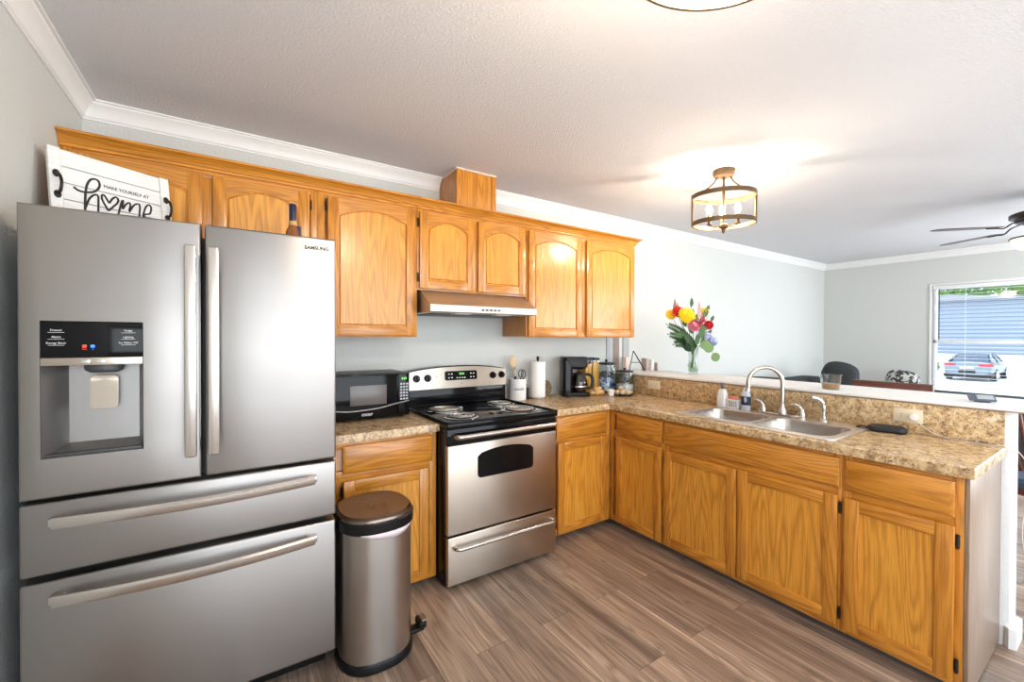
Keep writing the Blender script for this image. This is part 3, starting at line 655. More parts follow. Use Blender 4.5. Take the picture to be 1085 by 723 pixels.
for x in (1.325, 1.345, 1.365, 1.385): dbt.loft([[FM(x+.006*math.cos(q*PI/5), 1.112+.004*math.sin(q*PI/5), d_) for q in range(10)] for d_ in (.003, .0045)])
dbt.build('keypad', WINK, disp)
for x in (1.024, 1.104, 1.622, 1.698):
    k = MB(); k.cyl(FM(x, 1.118, 0), FM(x, 1.118, .006), .026, .025, 24); k.cyl(FM(x, 1.118, .006), FM(x, 1.118, .020), .021, .019, 24); k.box(x-.0045, x+.0045, FM(x, 1.118, .032)[1], FM(x, 1.118, .018)[1], 1.099, 1.137, .002)
    k.build('knob', BLACK, face)
MB().cyl(FM(1.168, 1.124, 0), FM(1.168, 1.124, .002), .003, seg=10).build('indicator_light', BLACKM, face)
MB().cyl(FM(1.362, 1.073, 0), FM(1.362, 1.073, .0015), .009, seg=20).build('emblem', mat('emblem_grey', (.42, .38, .33), .4, .7), face)
# door, handle, window
dr = MB(); dr.box(SX, SX2, SYF+.002, -.706, .806, .894, .004); 
dr.build('vent_band', BLACK, t)
od = MB().box(SX+.002, SX2, SYF, -.706, .309, .8045, .006, 0, 3).build('oven_door', STEELW, t)
wp = MB(); wz0, wz1, wx0, wx1 = .600, .735, 1.152, 1.540
poly = [(wx0+.02, wz0), (wx1-.02, wz0), (wx1-.006, wz0+.006), (wx1, wz0+.02)] + [(wx1-(wx1-wx0)*k/16, wz1+.028*(1-(2*k/16-1)**2)-(.012 if k in (0, 16) else 0)) for k in range(17)] + [(wx0, wz0+.02), (wx0+.006, wz0+.006)]
wp.prism(poly, 'y', SYF-.002, SYF+.004); wp.build('oven_window', BLACK, od)
hd = MB(); pts = [(1.004, SYF-.001, .858), (1.006, SYF-.030, .858), (1.022, SYF-.045, .858)] + [(1.05+.60*k/8, SYF-.046, .857) for k in range(9)] + [(1.674, SYF-.045, .857), (1.690, SYF-.030, .857), (1.692, SYF-.001, .857)]
hd.tube(spline(pts, 3), .0135, 12); hd.build('handle', HANDLE, od)
sd = MB().box(SX+.004, SX2+.002, SYF, -.706, .030, .297, .006, 0, 3).build('storage_drawer', STEELW, t)
hd = MB(); pts = [(1.006, SYF-.001, .243), (1.008, SYF-.026, .243), (1.024, SYF-.040, .243)] + [(1.05+.60*k/8, SYF-.041, .242) for k in range(9)] + [(1.674, SYF-.040, .241), (1.692, SYF-.026, .241), (1.694, SYF-.001, .241)]
hd.tube(spline(pts, 3), .0115, 12); hd.build('handle', HANDLE, sd)

# ------------------------------------------------------------------ microwave
MX0, MX1, MY0, MY1, MZ0, MZ1 = .440, .893, -.345, -.02, .926, 1.184
t = thing('microwave', 'black countertop microwave between refrigerator and stove', 'microwave', ((MX0+MX1)/2, -.18, .914))
MB().box(MX0, MX1, MY0+.02, MY1, MZ0, MZ1, .006).build('case', BLACKM, t)
md_ = MB(); md_.box(MX0, .822, MY0, MY0+.019, MZ0+.002, MZ1, .006); mdo = md_.build('door', BLACK, t)
MB().box(.545, .752, MY0-.0015, MY0+.004, 1.006, 1.120, .001).build('window_mesh', mat('grey_window_mesh', (.12, .105, .10), .25), mdo)
hb = MB(); hb.tube(spline([(MX0+.01, MY0-.004, .985), (.55, MY0-.007, .976), (.70, MY0-.009, .984), (.80, MY0-.007, 1.002), (MX1-.006, MY0-.003, 1.014)], 6), .0045, 8); hb.build('trim_line', mat('grey_trim_line', (.28, .28, .30), .25, .5), mdo)
cp = MB().box(.824, MX1, MY0, MY0+.019, MZ0+.002, MZ1, .005).build('control_panel', BLACK, t)
MB().text('8:23', .018, frame_xf((.858, MY0-.001, 1.150), (1, 0, 0), (0, -1, 0))).build('clock_digits', GREEN, cp)
ky = MB()
for i in range(3):
    for j in range(6): ky.box(.834+.018*i, .847+.018*i, MY0-.0015, MY0, 1.022+.018*j, 1.033+.018*j, .001)
ky.build('keypad', mat('key_grey', (.45, .46, .50), .5), cp)
MB().text('oster', .030, frame_xf((.640, MY0-.0008, .952), (1, 0, 0), (0, -1, 0))).build('brand_lettering', WINK, mdo)
ft = MB()
for x in (MX0+.04, MX1-.04):
    for y in (MY0+.05, MY1-.04): ft.cyl((x, y, .9145), (x, y, MZ0+.002), .012, seg=12)
ft.build('feet', BLACKM, t)

# ------------------------------------------------------------------ sink and faucet
def ring_fill(mb, outer, holes):
    bm = bmesh.new()
    for loop in [outer]+holes:
        vs_ = [bm.verts.new(p) for p in loop]
        for i in range(len(vs_)): bm.edges.new((vs_[i], vs_[(i+1) % len(vs_)]))
    bmesh.ops.triangle_fill(bm, edges=bm.edges[:], use_beauty=True); mb.bm(bm)
SINKR = mat('sink_rim_steel', (.74, .69, .62), .30, .75); SINKB = mat('sink_bowl_steel', (.55, .52, .49), .27, 1)
t = thing('kitchen_sink', 'stainless double-bowl drop-in sink set in the peninsula counter', 'sink', ((SX0+SX1)/2, -1.58, .914))
zr = .9215
B1 = (2.432, 2.762, -1.560, -1.196); B2 = (2.415, 2.752, -1.972, -1.604)
def bl_(bx_, o, z, r_=.07): return rrect(bx_[0]-o, bx_[1]+o, bx_[2]-o, bx_[3]+o, r_+o, z, 6)
rim = MB(); ring_fill(rim, rrect(SX0, SX1, SY0, SY1, .03, zr, 4), [bl_(B1, .010, zr), bl_(B2, .010, zr)])
rim.loft([rrect(SX0, SX1, SY0, SY1, .03, zr, 4), rrect(SX0-.004, SX1+.004, SY0-.004, SY1+.004, .033, zr-.003, 4), rrect(SX0-.005, SX1+.005, SY0-.005, SY1+.005, .034, .9145, 4)], 0, False, False)
rim.build('rim', SINKR, t)
for bx_ in (B1, B2):
    bo = MB(); bo.loft([bl_(bx_, .010, zr), bl_(bx_, .003, zr-.003), bl_(bx_, 0, zr-.012), bl_(bx_, -.012, .80), bl_(bx_, -.022, .765, .06), bl_(bx_, -.05, .748, .05), bl_(bx_, -.12, .744, .03)], 0, False, True)
    bb_ = bo.build('bowl', SINKB, t)
    cx, cy = (bx_[0]+bx_[1])/2, (bx_[2]+bx_[3])/2
    MB().lathe((cx, cy, .744), [(.045, .001), (.045, .004), (.036, .005), (.03, .001), (.006, .001)], 24).build('drain', CHROME, bb_)
t = thing('faucet', 'brushed nickel gooseneck faucet with two levers behind the sink', 'faucet', (2.845, -1.575, zr))
pl = MB(); pl.loft([rrect(2.812, 2.868, -1.715, -1.435, .026, zr+.0005, 5), rrect(2.812, 2.868, -1.715, -1.435, .026, zr+.010, 5), rrect(2.818, 2.862, -1.709, -1.441, .021, zr+.014, 5)]); pl.build('deck_plate', NICKEL, t)
dx, dy = -.75, .66; R = .100; bx, by = 2.842, -1.580
sp_ = [(bx, by, zr+.014), (bx, by, zr+.08), (bx, by, 1.12)]
for k in range(1, 13):
    q = PI*k/12*1.06; sp_.append((bx+dx*R*(1-math.cos(q)), by+dy*R*(1-math.cos(q)), 1.12+R*math.sin(q)))
e = Vector(sp_[-1]); sp_.append(tuple(e+Vector((-.002, .002, -.02))))
g1 = MB(); g1.tube(spline(sp_, 3), .0125, 14); g1.lathe((bx, by, zr+.014), [(.030, 0), (.028, .02), (.018, .045), (.015, .06)], 20); g1.build('spout', NICKEL, t)
ae = MB(); ae.cyl(tuple(e+Vector((-.002, .002, -.016))), tuple(e+Vector((-.003, .003, -.034))), .0145, seg=16); ae.build('aerator', CHROME, t)
def lever(y, sgn):
    h = MB(); h.lathe((2.842, y, zr+.014), [(.024, 0), (.024, .012), (.016, .030), (.014, .042)], 18)
    h.tube(spline([(2.842, y, zr+.042), (2.842, y+sgn*.003, zr+.054), (2.838, y+sgn*.014, zr+.070), (2.829, y+sgn*.034, zr+.080), (2.822, y+sgn*.050, zr+.080)], 5), [.014]*6+[.013]*5+[.011]*5+[.007]*5, 12); return h.build('lever', NICKEL, t)
lever(-1.465, 1); lever(-1.688, 1)
t = thing('side_sprayer', 'curved nickel side sprayer on the sink deck right of the faucet', 'sprayer', (2.85, -1.797, zr))
MB().lathe((2.85, -1.797, zr+.0005), [(.026, 0), (.025, .006), (.017, .016), (.016, .03)], 20).build('base', NICKEL, t)
MB().tube(spline([(2.85, -1.797, zr+.028), (2.85, -1.797, zr+.07), (2.846, -1.792, zr+.105), (2.830, -1.775, zr+.130), (2.806, -1.752, zr+.138)], 6), [.012]*6+[.015]*6+[.019]*6+[.017]*7, 14).build('spray_head', NICKEL, t)
t = thing('drain_stopper', 'black round drain stopper lying behind the faucet', 'stopper', (2.90, -1.545, zr))
sd_ = MB(); sd_.lathe((2.905, -1.560, .9148), [(.044, 0), (.048, .006), (.046, .014), (.02, .016)], 24, sx=.28, sy=1); sd_.build('disc', BLACKM, t); MB().cyl((2.905, -1.56, .930), (2.905, -1.56, .942), .006, seg=10).build('knob', BLACKM, t)
# soap bottle, caddy, sponge, dish soap
t = thing('soap_bottle', 'white soap pump bottle with a grey pump by the sink', 'soap bottle', (2.845, -1.192, zr))
zz = zr+.0005
MB().loft([rrect(2.845-w, 2.845+w, -1.192-w*1.25, -1.192+w*1.25, w*.6, zz+h_, 4) for w, h_ in ((.024, 0), (.0265, .005), (.0265, .06), (.022, .10), (.017, .122), (.011, .126))]).build('body', WHITEG, t)
MB().lathe((2.845, -1.192, zz), [(.012, .126), (.012, .140), (.009, .143), (.009, .155), (.019, .158), (.019, .166), (.012, .168)], 18).build('pump', mat('grey_pump', (.16, .15, .15), .4), t)
t = thing('sink_caddy', 'white perforated plastic sponge basket beside the pump bottle', 'caddy', (2.855, -1.262, zr))
cx0, cx1, cy0, cy1 = 2.825, 2.885, -1.306, -1.226; cb_ = MB()
cb_.box(cx0, cx1, cy0, cy1, zz, zz+.004, .001); cb_.box(cx0, cx0+.003, cy0, cy1, zz+.052, zz+.062, .001); cb_.box(cx0, cx0+.003, cy0, cy1, zz+.002, zz+.012, .001)
for k in range(6): y = cy0+.001+(cy1-cy0-.007)*k/5; cb_.box(cx0, cx0+.003, y, y+.006, zz+.01, zz+.054); cb_.box(cx1-.003, cx1, y, y+.006, zz, zz+.054)
for z_ in (.022, .033, .044): cb_.box(cx0, cx0+.003, cy0, cy1, zz+z_-.0015, zz+z_+.0015)
cb_.box(cx1-.003, cx1, cy0, cy1, zz+.050, zz+.062, .001); cb_.box(cx0, cx1, cy0, cy0+.003, zz, zz+.062, .001); cb_.box(cx0, cx1, cy1-.003, cy1, zz, zz+.062, .001)
cb_.build('basket', WHITEG, t)
sg = MB(); sg.loft([[(2.838+o, -1.266+R_*1.0*math.cos(q*PI/12), zz+.058+R_*.75*math.sin(q*PI/12)) for q in range(24)] for o, R_ in ((0, .030), (.005, .034), (.028, .034), (.034, .030))])
tag(sg.build('sponge', speckle('peach_sponge', (.75, .26, .16), (.85, .42, .28), 60), None, (2.855, -1.266, zz+.03)), 'round peach dish sponge standing in the white basket', 'sponge')
t = thing('dish_soap', 'clear dish soap bottle with dark blue label below the spout', 'dish soap', (2.848, -1.352, zr))
def dsl(w, h_): return [(2.848+w*.62*math.cos(q*PI/12), -1.352+w*math.sin(q*PI/12), zz+h_) for q in range(24)]
MB().loft([dsl(.029, .022), dsl(.031, .028), dsl(.031, .10), dsl(.024, .125), dsl(.016, .14), dsl(.014, .15)]).build('body', mat('pale_bottle_plastic', (.66, .70, .76), .15), t)
MB().loft([dsl(.0318, .034), dsl(.0318, .092)]).build('label_band', mat('navy_label', (.008, .015, .085), .35), t)
MB().loft([dsl(.0295, .0), dsl(.0295, .022)]).build('cap', mat('pale_cap', (.62, .64, .68), .3), t)
MB(frame_xf((2.8277, -1.360, zz+.070), (0, -1, 0), (-1, 0, 0))).lathe((0, 0, 0), [(.010, 0), (.010, .0012)], 16, sy=1.9).build('emblem', mat('pale_emblem', (.55, .58, .52), .5), t)

# ------------------------------------------------------------------ outlets
def outlet(label, org, M, w, h, plugs=()):
    t = thing('wall_outlet', label, 'outlet', org)
    MB(M).box(-w/2, w/2, -h/2, h/2, 0, .006, .002).build('cover_plate', IVORY, t)
    sl = MB(M)
    for cx in ((-.026, .026) if w > h else (0,)):
        for cy in ((0,) if w > h else (-.02, .02)):
            k = 90 if w > h else 0
            for sx_ in (-.006, .006):
                if w > h: sl.box(cx-.004, cx+.004, cy+sx_-.0012, cy+sx_+.0012, .0055, .0065)
                else: sl.box(cx+sx_-.0012, cx+sx_+.0012, cy-.004, cy+.004, .0055, .0065)
    sl.build('slots', DGREY, t); return t
MS = lambda y, z: frame_xf((2.9228, y, z), (0, -1, 0), (-1, 0, 0))
outlet('ivory double outlet on the backsplash near the corner jars', (2.9225, -.553, 1.010), MS(-.553, 1.010), .118, .070)
outlet('ivory double outlet on the backsplash holding a white charger', (2.9225, -2.148, 1.003), MS(-2.148, 1.003), .116, .070)
outlet('small outlet on the wall between paper towel and coffee maker', (2.19, -.0005, 1.085), frame_xf((2.165, -.0008, 1.075), (1, 0, 0), (0, -1, 0)), .07, .115)
t = thing('phone_charger', 'white round charger plugged into the backsplash outlet', 'charger', (2.916, -2.174, 1.0))
MB(MS(-2.174, 1.0)).lathe((0, 0, .0067), [(.014, 0), (.016, .004), (.016, .022), (.013, .026)], 20).build('plug', WHITEG, t)
cdp = [(2.895, -2.185, .990), (2.905, -2.215, .955), (2.90, -2.27, .925), (2.893, -2.36, .9165), (2.895, -2.44, .9165), (2.905, -2.485, .917), (2.918, -2.520, .90), (2.945, -2.545, .84), (2.95, -2.552, .78), (2.938, -2.545, .68), (2.928, -2.535, .58), (2.932, -2.535, .50), (2.955, -2.54, .455), (3.0, -2.56, .43), (3.08, -2.58, .42), (3.25, -2.62, .41)]
MB().tube(spline(cdp, 6), .0017, 8).build('cable', mat('pale_cable', (.70, .69, .66), .45), t)
MB().cyl((2.165, -.007, 1.10), (2.168, -.03, 1.105), .014, .012, 12).build('plug', BLACKM, tag(thing('power_plug', 'black plug in the outlet beside the coffee maker', 'plug', (2.165, -.007, 1.10)), None, None))
# sunglasses case
t = thing('glasses_case', 'black zip case with wrist strap on the counter by the outlet', 'case', (2.82, -2.075, .9145))
gc = MB(frame_xf((2.845, -2.085, .9146), (.25, -.97, 0), (0, 0, 1)))
gc.loft([[(x+a_*c_, y_, z_) for (x, y_, z_) in rr_] for rr_, a_, c_ in ((rrect(-.070, .074, -.032, .032, .030, .000, 6), 0, 0), (rrect(-.078, .080, -.038, .038, .036, .010, 6), 0, 0), (rrect(-.076, .078, -.036, .036, .034, .026, 6), 0, 0), (rrect(-.060, .062, -.024, .024, .022, .036, 6), 0, 0))])
gc.build('shell', mat('black_fabric', (.012, .012, .014), .55), t)
ss = MB(frame_xf((2.845, -2.085, .9146), (.25, -.97, 0), (0, 0, 1))); ss.tube(spline([(-.07, .01, .014), (-.10, .016, .016), (-.125, .010, .010), (-.10, -.002, .008), (-.072, 0, .012)], 5), .0035, 8); ss.build('strap', BLACKM, t)
# things on the bar
t = thing('handheld_gadget', 'small grey remote propped on a stand near the bar end', 'remote', (3.07, -2.385, 1.092))
MB(frame_xf((3.06, -2.385, 1.112), (.35, -.94, 0), (-.45, -.15, .88))).box(-.047, .047, -.024, .024, -.004, .006, .003).build('body', mat('slate_grey', (.10, .13, .17), .35), t)
MB(frame_xf((3.06, -2.385, 1.112), (.35, -.94, 0), (-.45, -.15, .88))).box(-.018, .040, -.018, .018, .0062, .0075, .001).build('screen', mat('pale_screen', (.45, .52, .56), .2), t)
MB().box(3.05, 3.085, -2.415, -2.36, 1.0925, 1.105, .004).build('stand', DGREY, t)
t = thing('plastic_cup', 'clear plastic cup with brown drink left on the bar', 'cup', (3.03, -1.765, 1.0922))
cx, cy = 3.03, -1.765
MB().lathe((cx, cy, 1.0925), [(.0415, 0), (.044, .004), (.0555, .088), (.0575, .090), (.0565, .0915), (.0540, .088), (.0425, .006), (.010, .005)], 32).build('wall', GLASS, t)
ld_ = MB().lathe((cx, cy, 1.0925), [(.0405, .0065), (.0455, .036), (.010, .036)], 32).build('iced_coffee', mat('brown_drink', (.45, .19, .07), .15), None, (cx, cy, 1.1)); tag(ld_, 'brown drink in the bottom of the plastic cup', 'drink', None, 'stuff')

# ------------------------------------------------------------------ vase and flowers
vx, vy, vz = 3.26, -.685, 1.0922
t = thing('glass_vase', 'clear glass vase of mixed flowers standing on the bar', 'vase', (vx, vy, vz))
MB().lathe((vx, vy, vz+.0005), [(.036, 0), (.040, .004), (.040, .04), (.044, .07), (.036, .11), (.034, .15), (.046, .225), (.048, .228), (.044, .226), (.031, .15), (.033, .11), (.040, .07), (.036, .04), (.034, .02), (.01, .018)], 28).build('body', GLASS, t)
wt = MB().lathe((vx, vy, vz+.0005), [(.030, .019), (.033, .04), (.036, .07), (.031, .10), (.01, .10)], 24).build('vase_water', thin_glass('greenish_water', (.80, .88, .76), .3), None, (vx, vy, vz)); tag(wt, 'greenish water standing in the flower vase', 'water', None, 'stuff')
STEM = mat('stem_green', (.08, .17, .04), .5); LEAF = mat('leaf_green', (.045, .12, .030), .5); FERN = mat('fern_green', (.035, .085, .035), .55); EUC = mat('eucalyptus_green', (.13, .23, .07), .5)
Rv = Vector((.836, -.5486, 0)); Dv = Vector((.5486, .836, 0))   # sideways and depth seen from the kitchen
def vp(u, v, d=0): # offsets in metres right, up from the vase foot, away
    return Vector((vx, vy, vz)) + Rv*u + Dv*d + Vector((0, 0, v))
def flower(name, label, cat, u, v, d, petals, group=None):
    p = vp(u, v, d); t = thing(name, label, cat, p, group)
    lower = vp(u*-.12+.004*random.uniform(-3, 3), .03+.04*random.random(), d*-.1)
    MB().tube(spline([lower, vp(u*.12, .22, d*.12), vp(u*.7, .22+(v-.22)*.65, d*.7), p], 5), .0022, 6).build('stem', STEM, t)
    petals(p, t); return t
def petal_ring(mb, c, nrm, n, r0, r1, w, tilt, m=0, off=0):
    nrm = Vector(nrm).normalized(); x = nrm.cross(Vector((0, 0, 1)) if abs(nrm.z) < .9 else Vector((1, 0, 0))).normalized(); y = nrm.cross(x)
    for k in range(n):
        q = 2*PI*k/n+off; d_ = x*math.cos(q)+y*math.sin(q); s_ = nrm.cross(d_)
        b0 = c+d_*r0; tip = c+d_*r1+nrm*tilt; md__ = c+d_*(r0+r1)*.55+nrm*tilt*.7
        mb.add([b0-s_*w*.3, b0+s_*w*.3, md__+s_*w, md__-s_*w, tip+s_*w*.45, tip-s_*w*.45], [(0, 1, 2, 3), (3, 2, 4, 5)], m)
VIEW = (-Dv+Vector((0, 0, .35))).normalized()
def mum(col, dark, k_=1.0):
    M1 = mat('petal_%d' % len(MATS), col, .5); M2 = mat('center_%d' % len(MATS), dark, .6)
    def f(p, t):
        a_ = MB()
        for i, (n_, r_, tl) in enumerate(((20, .050, .004), (18, .046, .014), (15, .038, .022), (11, .026, .028))): petal_ring(a_, p, VIEW, n_, .004, r_*k_, .0075*k_, tl*k_, 0, i*.3)
        a_.build('bloom', M1, t); MB().ball(p+VIEW*.016, .011, .011, .011, 10).build('center', M2, t)
    return f
def rose(col, R_=.034):
    M1 = mat('rose_%d' % len(MATS), col, .45)
    def f(p, t):
        a_ = MB()
        for i in range(7):
            k = 1-i*.13; q0 = i*2.4; x = VIEW.cross(Vector((0, 0, 1))).normalized(); y = VIEW.cross(x)
            loops = []
            for h_, rr_ in ((-.020, .45), (-.004, .95), (.012, 1.0), (.022+.003*i, .92)):
                loops.append([p+VIEW*h_*1+(x*math.cos(q0+j*.30)+y*math.sin(q0+j*.30))*R_*k*rr_*(1+.06*math.sin(j*2.1+i)) for j in range(14 if i < 3 else 18)])
            a_.loft(loops, 0, False, False, False)
        a_.ball(p, R_*.62, R_*.62, R_*.62, 12)
        a_.build('bloom', M1, t)
        s_ = MB(); petal_ring(s_, p-VIEW*.018, VIEW, 5, .004, .035, .007, -.01); s_.build('sepals', LEAF, t)
    return f
G_ = 'flowers of the bouquet'
flower('yellow_chrysanthemum', 'large yellow chrysanthemum at the front of the bouquet', 'flower', -.088, .495, -.07, mum((.86, .56, .012), (.80, .48, .02), 1.45), G_)
flower('yellow_chrysanthemum', 'yellow chrysanthemum at the far left of the bouquet', 'flower', -.192, .505, .0, mum((.84, .53, .02), (.7, .4, .02), .95), G_)
flower('yellow_chrysanthemum', 'small yellow bloom at the upper right of the bouquet', 'flower', .105, .535, .02, mum((.88, .66, .06), (.7, .5, .05), .75), G_)
flower('red_gerbera', 'dark red gerbera behind the large yellow chrysanthemum', 'flower', -.140, .525, -.03, mum((.58, .018, .010), (.30, .02, .01), 1.05), G_)
flower('pink_rose', 'dusty pink rose low in the front of the bouquet', 'flower', -.036, .412, -.095, rose((.70, .25, .33), .056), G_)
flower('red_rose', 'coral red rose at the right side of the bouquet', 'flower', .105, .415, -.04, rose((.78, .05, .09), .042), G_)
def spike(col, hgt, R_=.014):
    M1 = mat('spike_%d' % len(MATS), col, .6)
    def f(p, t):
        a_ = MB()
        for k in range(26):
            u = k/25; q = k*2.4; r_ = R_*(1-u*.75); c_ = p+Vector((math.cos(q)*r_, math.sin(q)*r_, -.02+hgt*u)); s_ = .0075*(1-.5*u); a_.ball(c_, s_, s_, s_*1.2, 8)
        a_.tube([p, p+Vector((0, 0, hgt))], .0022, 6); a_.build('florets', M1, t)
    return f
flower('snapdragon', 'tall green and pink snapdragon spike at upper left of the bouquet', 'flower', -.150, .57, .02, spike((.40, .24, .17), .085), G_)
flower('snapdragon', 'short pinkish snapdragon spike left beside the tall one', 'flower', -.125, .565, .03, spike((.50, .20, .22), .05, .022), G_)
flower('snapdragon', 'pale pink snapdragon spike at upper right of the bouquet', 'flower', .045, .475, -.01, spike((.55, .30, .20), .145, .024), G_)
flower('snapdragon', 'crimson snapdragon spike above the coral red rose', 'flower', .068, .44, -.03, spike((.45, .03, .07), .09, .024), G_)
def hydr(col):
    M1 = mat('hydrangea_%d' % len(MATS), col, .5); M2 = mat('hydrangea_b%d' % len(MATS), tuple(c*.65 for c in col), .5)
    def f(p, t):
        a_ = MB()
        for k in range(46):
            d_ = Vector((random.gauss(0, 1), random.gauss(0, 1), random.gauss(0, 1))).normalized(); petal_ring(a_, p+d_*.036, d_, 4, .001, .013, .006, .002, k % 2, k)
        a_.ball(p, .030, .030, .030, 10, 1); a_.build('florets', [M1, M2], t)
    return f
flower('hydrangea', 'pale blue hydrangea head hanging right above the vase rim', 'flower', .088, .325, -.05, hydr((.50, .55, .80)), G_)
flower('hydrangea', 'blue hydrangea head drooping furthest right', 'flower', .150, .278, -.03, hydr((.42, .49, .78)), G_)
def leafshape(mb, p, d_, l, w, nrm, m=0):
    d_ = Vector(d_).normalized(); s_ = d_.cross(Vector(nrm)).normalized(); nn_ = s_.cross(d_)
    pts = []
    for u, k in ((0, .05), (.2, .7), (.45, 1), (.75, .65), (1, .03)): pts += [p+d_*l*u-s_*w*k+nn_*l*.10*math.sin(u*PI), p+d_*l*u+nn_*l*.04*math.sin(u*PI), p+d_*l*u+s_*w*k+nn_*l*.10*math.sin(u*PI)]
    mb.add(pts, [f_ for i in range(4) for f_ in ((3*i, 3*i+1, 3*i+4, 3*i+3), (3*i+1, 3*i+2, 3*i+5, 3*i+4))], m)
def frond(label, tip, base=(-.01, .20, 0)):
    p0 = vp(*base); p1 = vp(*tip); t = thing('fern_frond', label, 'fern', p1, 'fern fronds of the bouquet')
    mid = (p0+p1)/2+Vector((0, 0, .035)); low = vp(0, .05, 0); path = spline([low, p0, mid, p1], 8)
    MB().tube(path, .0016, 6).build('stem', STEM, t); a_ = MB(); n_ = len(path)
    for i in range(n_//3, n_-1):
        d_ = (path[i+1]-path[i]).normalized(); s_ = d_.cross(VIEW).normalized(); k = 1-.55*(i-n_/3)/(n_*2/3)
        for sg_ in (-1, 1): leafshape(a_, path[i], d_*.6+s_*sg_, .066*k, .0125*k, VIEW)
    leafshape(a_, path[-1], path[-1]-path[-2], .03, .005, VIEW); a_.build('leaflets', FERN, t)
frond('dark fern frond reaching left under the yellow flowers', (-.215, .415, -.01), (-.015, .24, 0)); frond('lowest dark fern frond drooping left of the vase', (-.165, .255, -.03)); frond('middle dark fern frond at the left of the vase', (-.21, .335, -.03)); frond('short dark fern frond below the pink rose', (-.10, .30, -.09))
def sprig(label, pts, leaves, M1, w=.021):
    path = spline([vp(*q) for q in pts], 6); t = thing('leafy_sprig', label, 'foliage', path[-1], 'leafy sprigs of the bouquet'); MB().tube(path, .0018, 6).build('stem', STEM, t); a_ = MB()
    for (u, v, d, l, du, dv) in leaves: leafshape(a_, vp(u, v, d), Rv*du+Vector((0, 0, dv)), l, w, VIEW)
    a_.build('leaves', M1, t)
sprig('upright green leaf sprig at the top middle of the bouquet', [(0, .05, 0), (.005, .25, 0), (-.014, .58, .01)], [(-.016, .57, .01, .085, .05, 1), (.0, .46, 0, .07, -.6, .8), (.03, .42, 0, .07, .7, .7)], LEAF, .017)
sprig('green leaf sprig at the upper right edge of the bouquet', [(0, .05, 0), (.02, .25, 0), (.135, .50, .02)], [(.125, .54, .02, .055, .3, 1), (.155, .45, .02, .06, .5, .9), (.10, .33, -.02, .07, .6, .6)], LEAF, .015)
sprig('inner green leaf sprig filling the bouquet above the rim', [(0, .05, 0), (.0, .25, -.01), (.04, .38, -.03)], [(-.05, .27, -.04, .09, -.5, .6), (.0, .25, -.06, .09, .1, .9), (.04, .26, -.05, .09, .6, .8), (-.06, .33, -.03, .08, -.8, .3), (-.03, .34, -.05, .10, -.3, .7), (-.07, .40, -.02, .10, -.4, .9), (.02, .30, -.07, .10, .4, .8), (-.02, .46, .0, .10, .2, 1), (.09, .48, .0, .09, .3, 1), (-.09, .30, -.04, .10, -.9, .5), (.03, .36, -.06, .10, .7, .5), (.05, .34, -.03, .09, .2, 1), (.0, .43, -.01, .09, .3, 1), (.06, .43, .0, .08, .4, .9)], LEAF, .022)
def disc_leaf(mb, c_, r_): mb.loft([[c_+VIEW*o+(Rv*math.cos(q*PI/10)+Vector((0, 0, 1))*math.sin(q*PI/10))*r_*k for q in range(20)] for o, k in ((-.001, .2), (-.001, 1), (.0015, 1), (.003, .15))])
t = thing('eucalyptus_sprig', 'round-leaved eucalyptus sprig drooping right of the vase', 'foliage', vp(.08, .20, -.04)); MB().tube(spline([vp(.0, .10, 0), vp(.03, .235, -.04), (vp(.11, .23, -.06)), vp(.152, .155, -.06)], 6), .0018, 6).build('stem', STEM, t)
a_ = MB()
for u, v, r_ in ((.062, .250, .034), (.100, .228, .042), (.085, .262, .028), (.155, .150, .037)): disc_leaf(a_, vp(u, v, -.06-.01*u*10), r_)
a_.build('round_leaves', EUC, t)

# ------------------------------------------------------------------ counter clutter
CZ = .9145
# utensil crock
cx, cy = 1.845, -.115
t = thing('utensil_crock', 'white ceramic crock of kitchen utensils beside the stove', 'crock', (cx, cy, CZ))
MB().lathe((cx, cy, CZ), [(.062, 0), (.066, .004), (.068, .155), (.071, .160), (.070, .165), (.064, .164), (.062, .02), (.01, .018)], 32).build('pot', WHITEG, t)
MB().text('utensils', .030, frame_xf((cx-.0680*.40, cy-.0680*.9165, CZ+.09), (.9165, -.40, 0), (-.40, -.9165, 0)), width=.08, wrap=.068).build('lettering', INK, t)
def utensil(name, label, x, y, x2, y2, z2, M1, head):
    t = thing(name, label, 'utensil', (x, y, CZ+.021)); p0 = Vector((x, y, CZ+.025)); p1 = Vector((x2, y2, z2)); MB().tube([p0, p1], [.005, .0055], 10).build('handle', M1, t); head(p1, (p1-p0).normalized(), t)
WOODU = mat('pale_wood', (.62, .46, .28), .6)
def spoonhead(p, d_, t): a_ = MB(); a_.ball(p+d_*.035, .034, .010, .048, 16); a_.build('spoon_bowl', WOODU, t)
utensil('wooden_spoon', 'pale wooden spoon standing in the white crock', cx+.01, cy+.01, cx-.045, cy-.01, CZ+.265, WOODU, spoonhead)
def loophead(p, d_, t):
    a_ = MB(); q = [p+Vector((.021*math.sin(k*PI/6), 0, .030-.030*math.cos(k*PI/6))) for k in range(13)]; a_.tube(q, .0045, 8); a_.build('hanging_loop', DGREY, t)
utensil('metal_spatula', 'grey-handled utensil leaning right behind the wooden spoon', cx+.0, cy+.03, cx-.008, cy+.035, CZ+.225, mat('utensil_steel', (.25, .22, .2), .35, .8), lambda p, d_, t: MB().ball(p+d_*.02, .012, .004, .03, 10).build('spatula_blade', DGREY, t))
utensil('kitchen_tongs', 'dark utensil with looped handle at the crock middle', cx+.0, cy-.02, cx+.020, cy-.015, CZ+.175, DGREY, loophead)
utensil('kitchen_whisk', 'dark utensil with looped handle at the crock right edge', cx+.02, cy-.01, cx+.050, cy-.005, CZ+.17, DGREY, loophead)
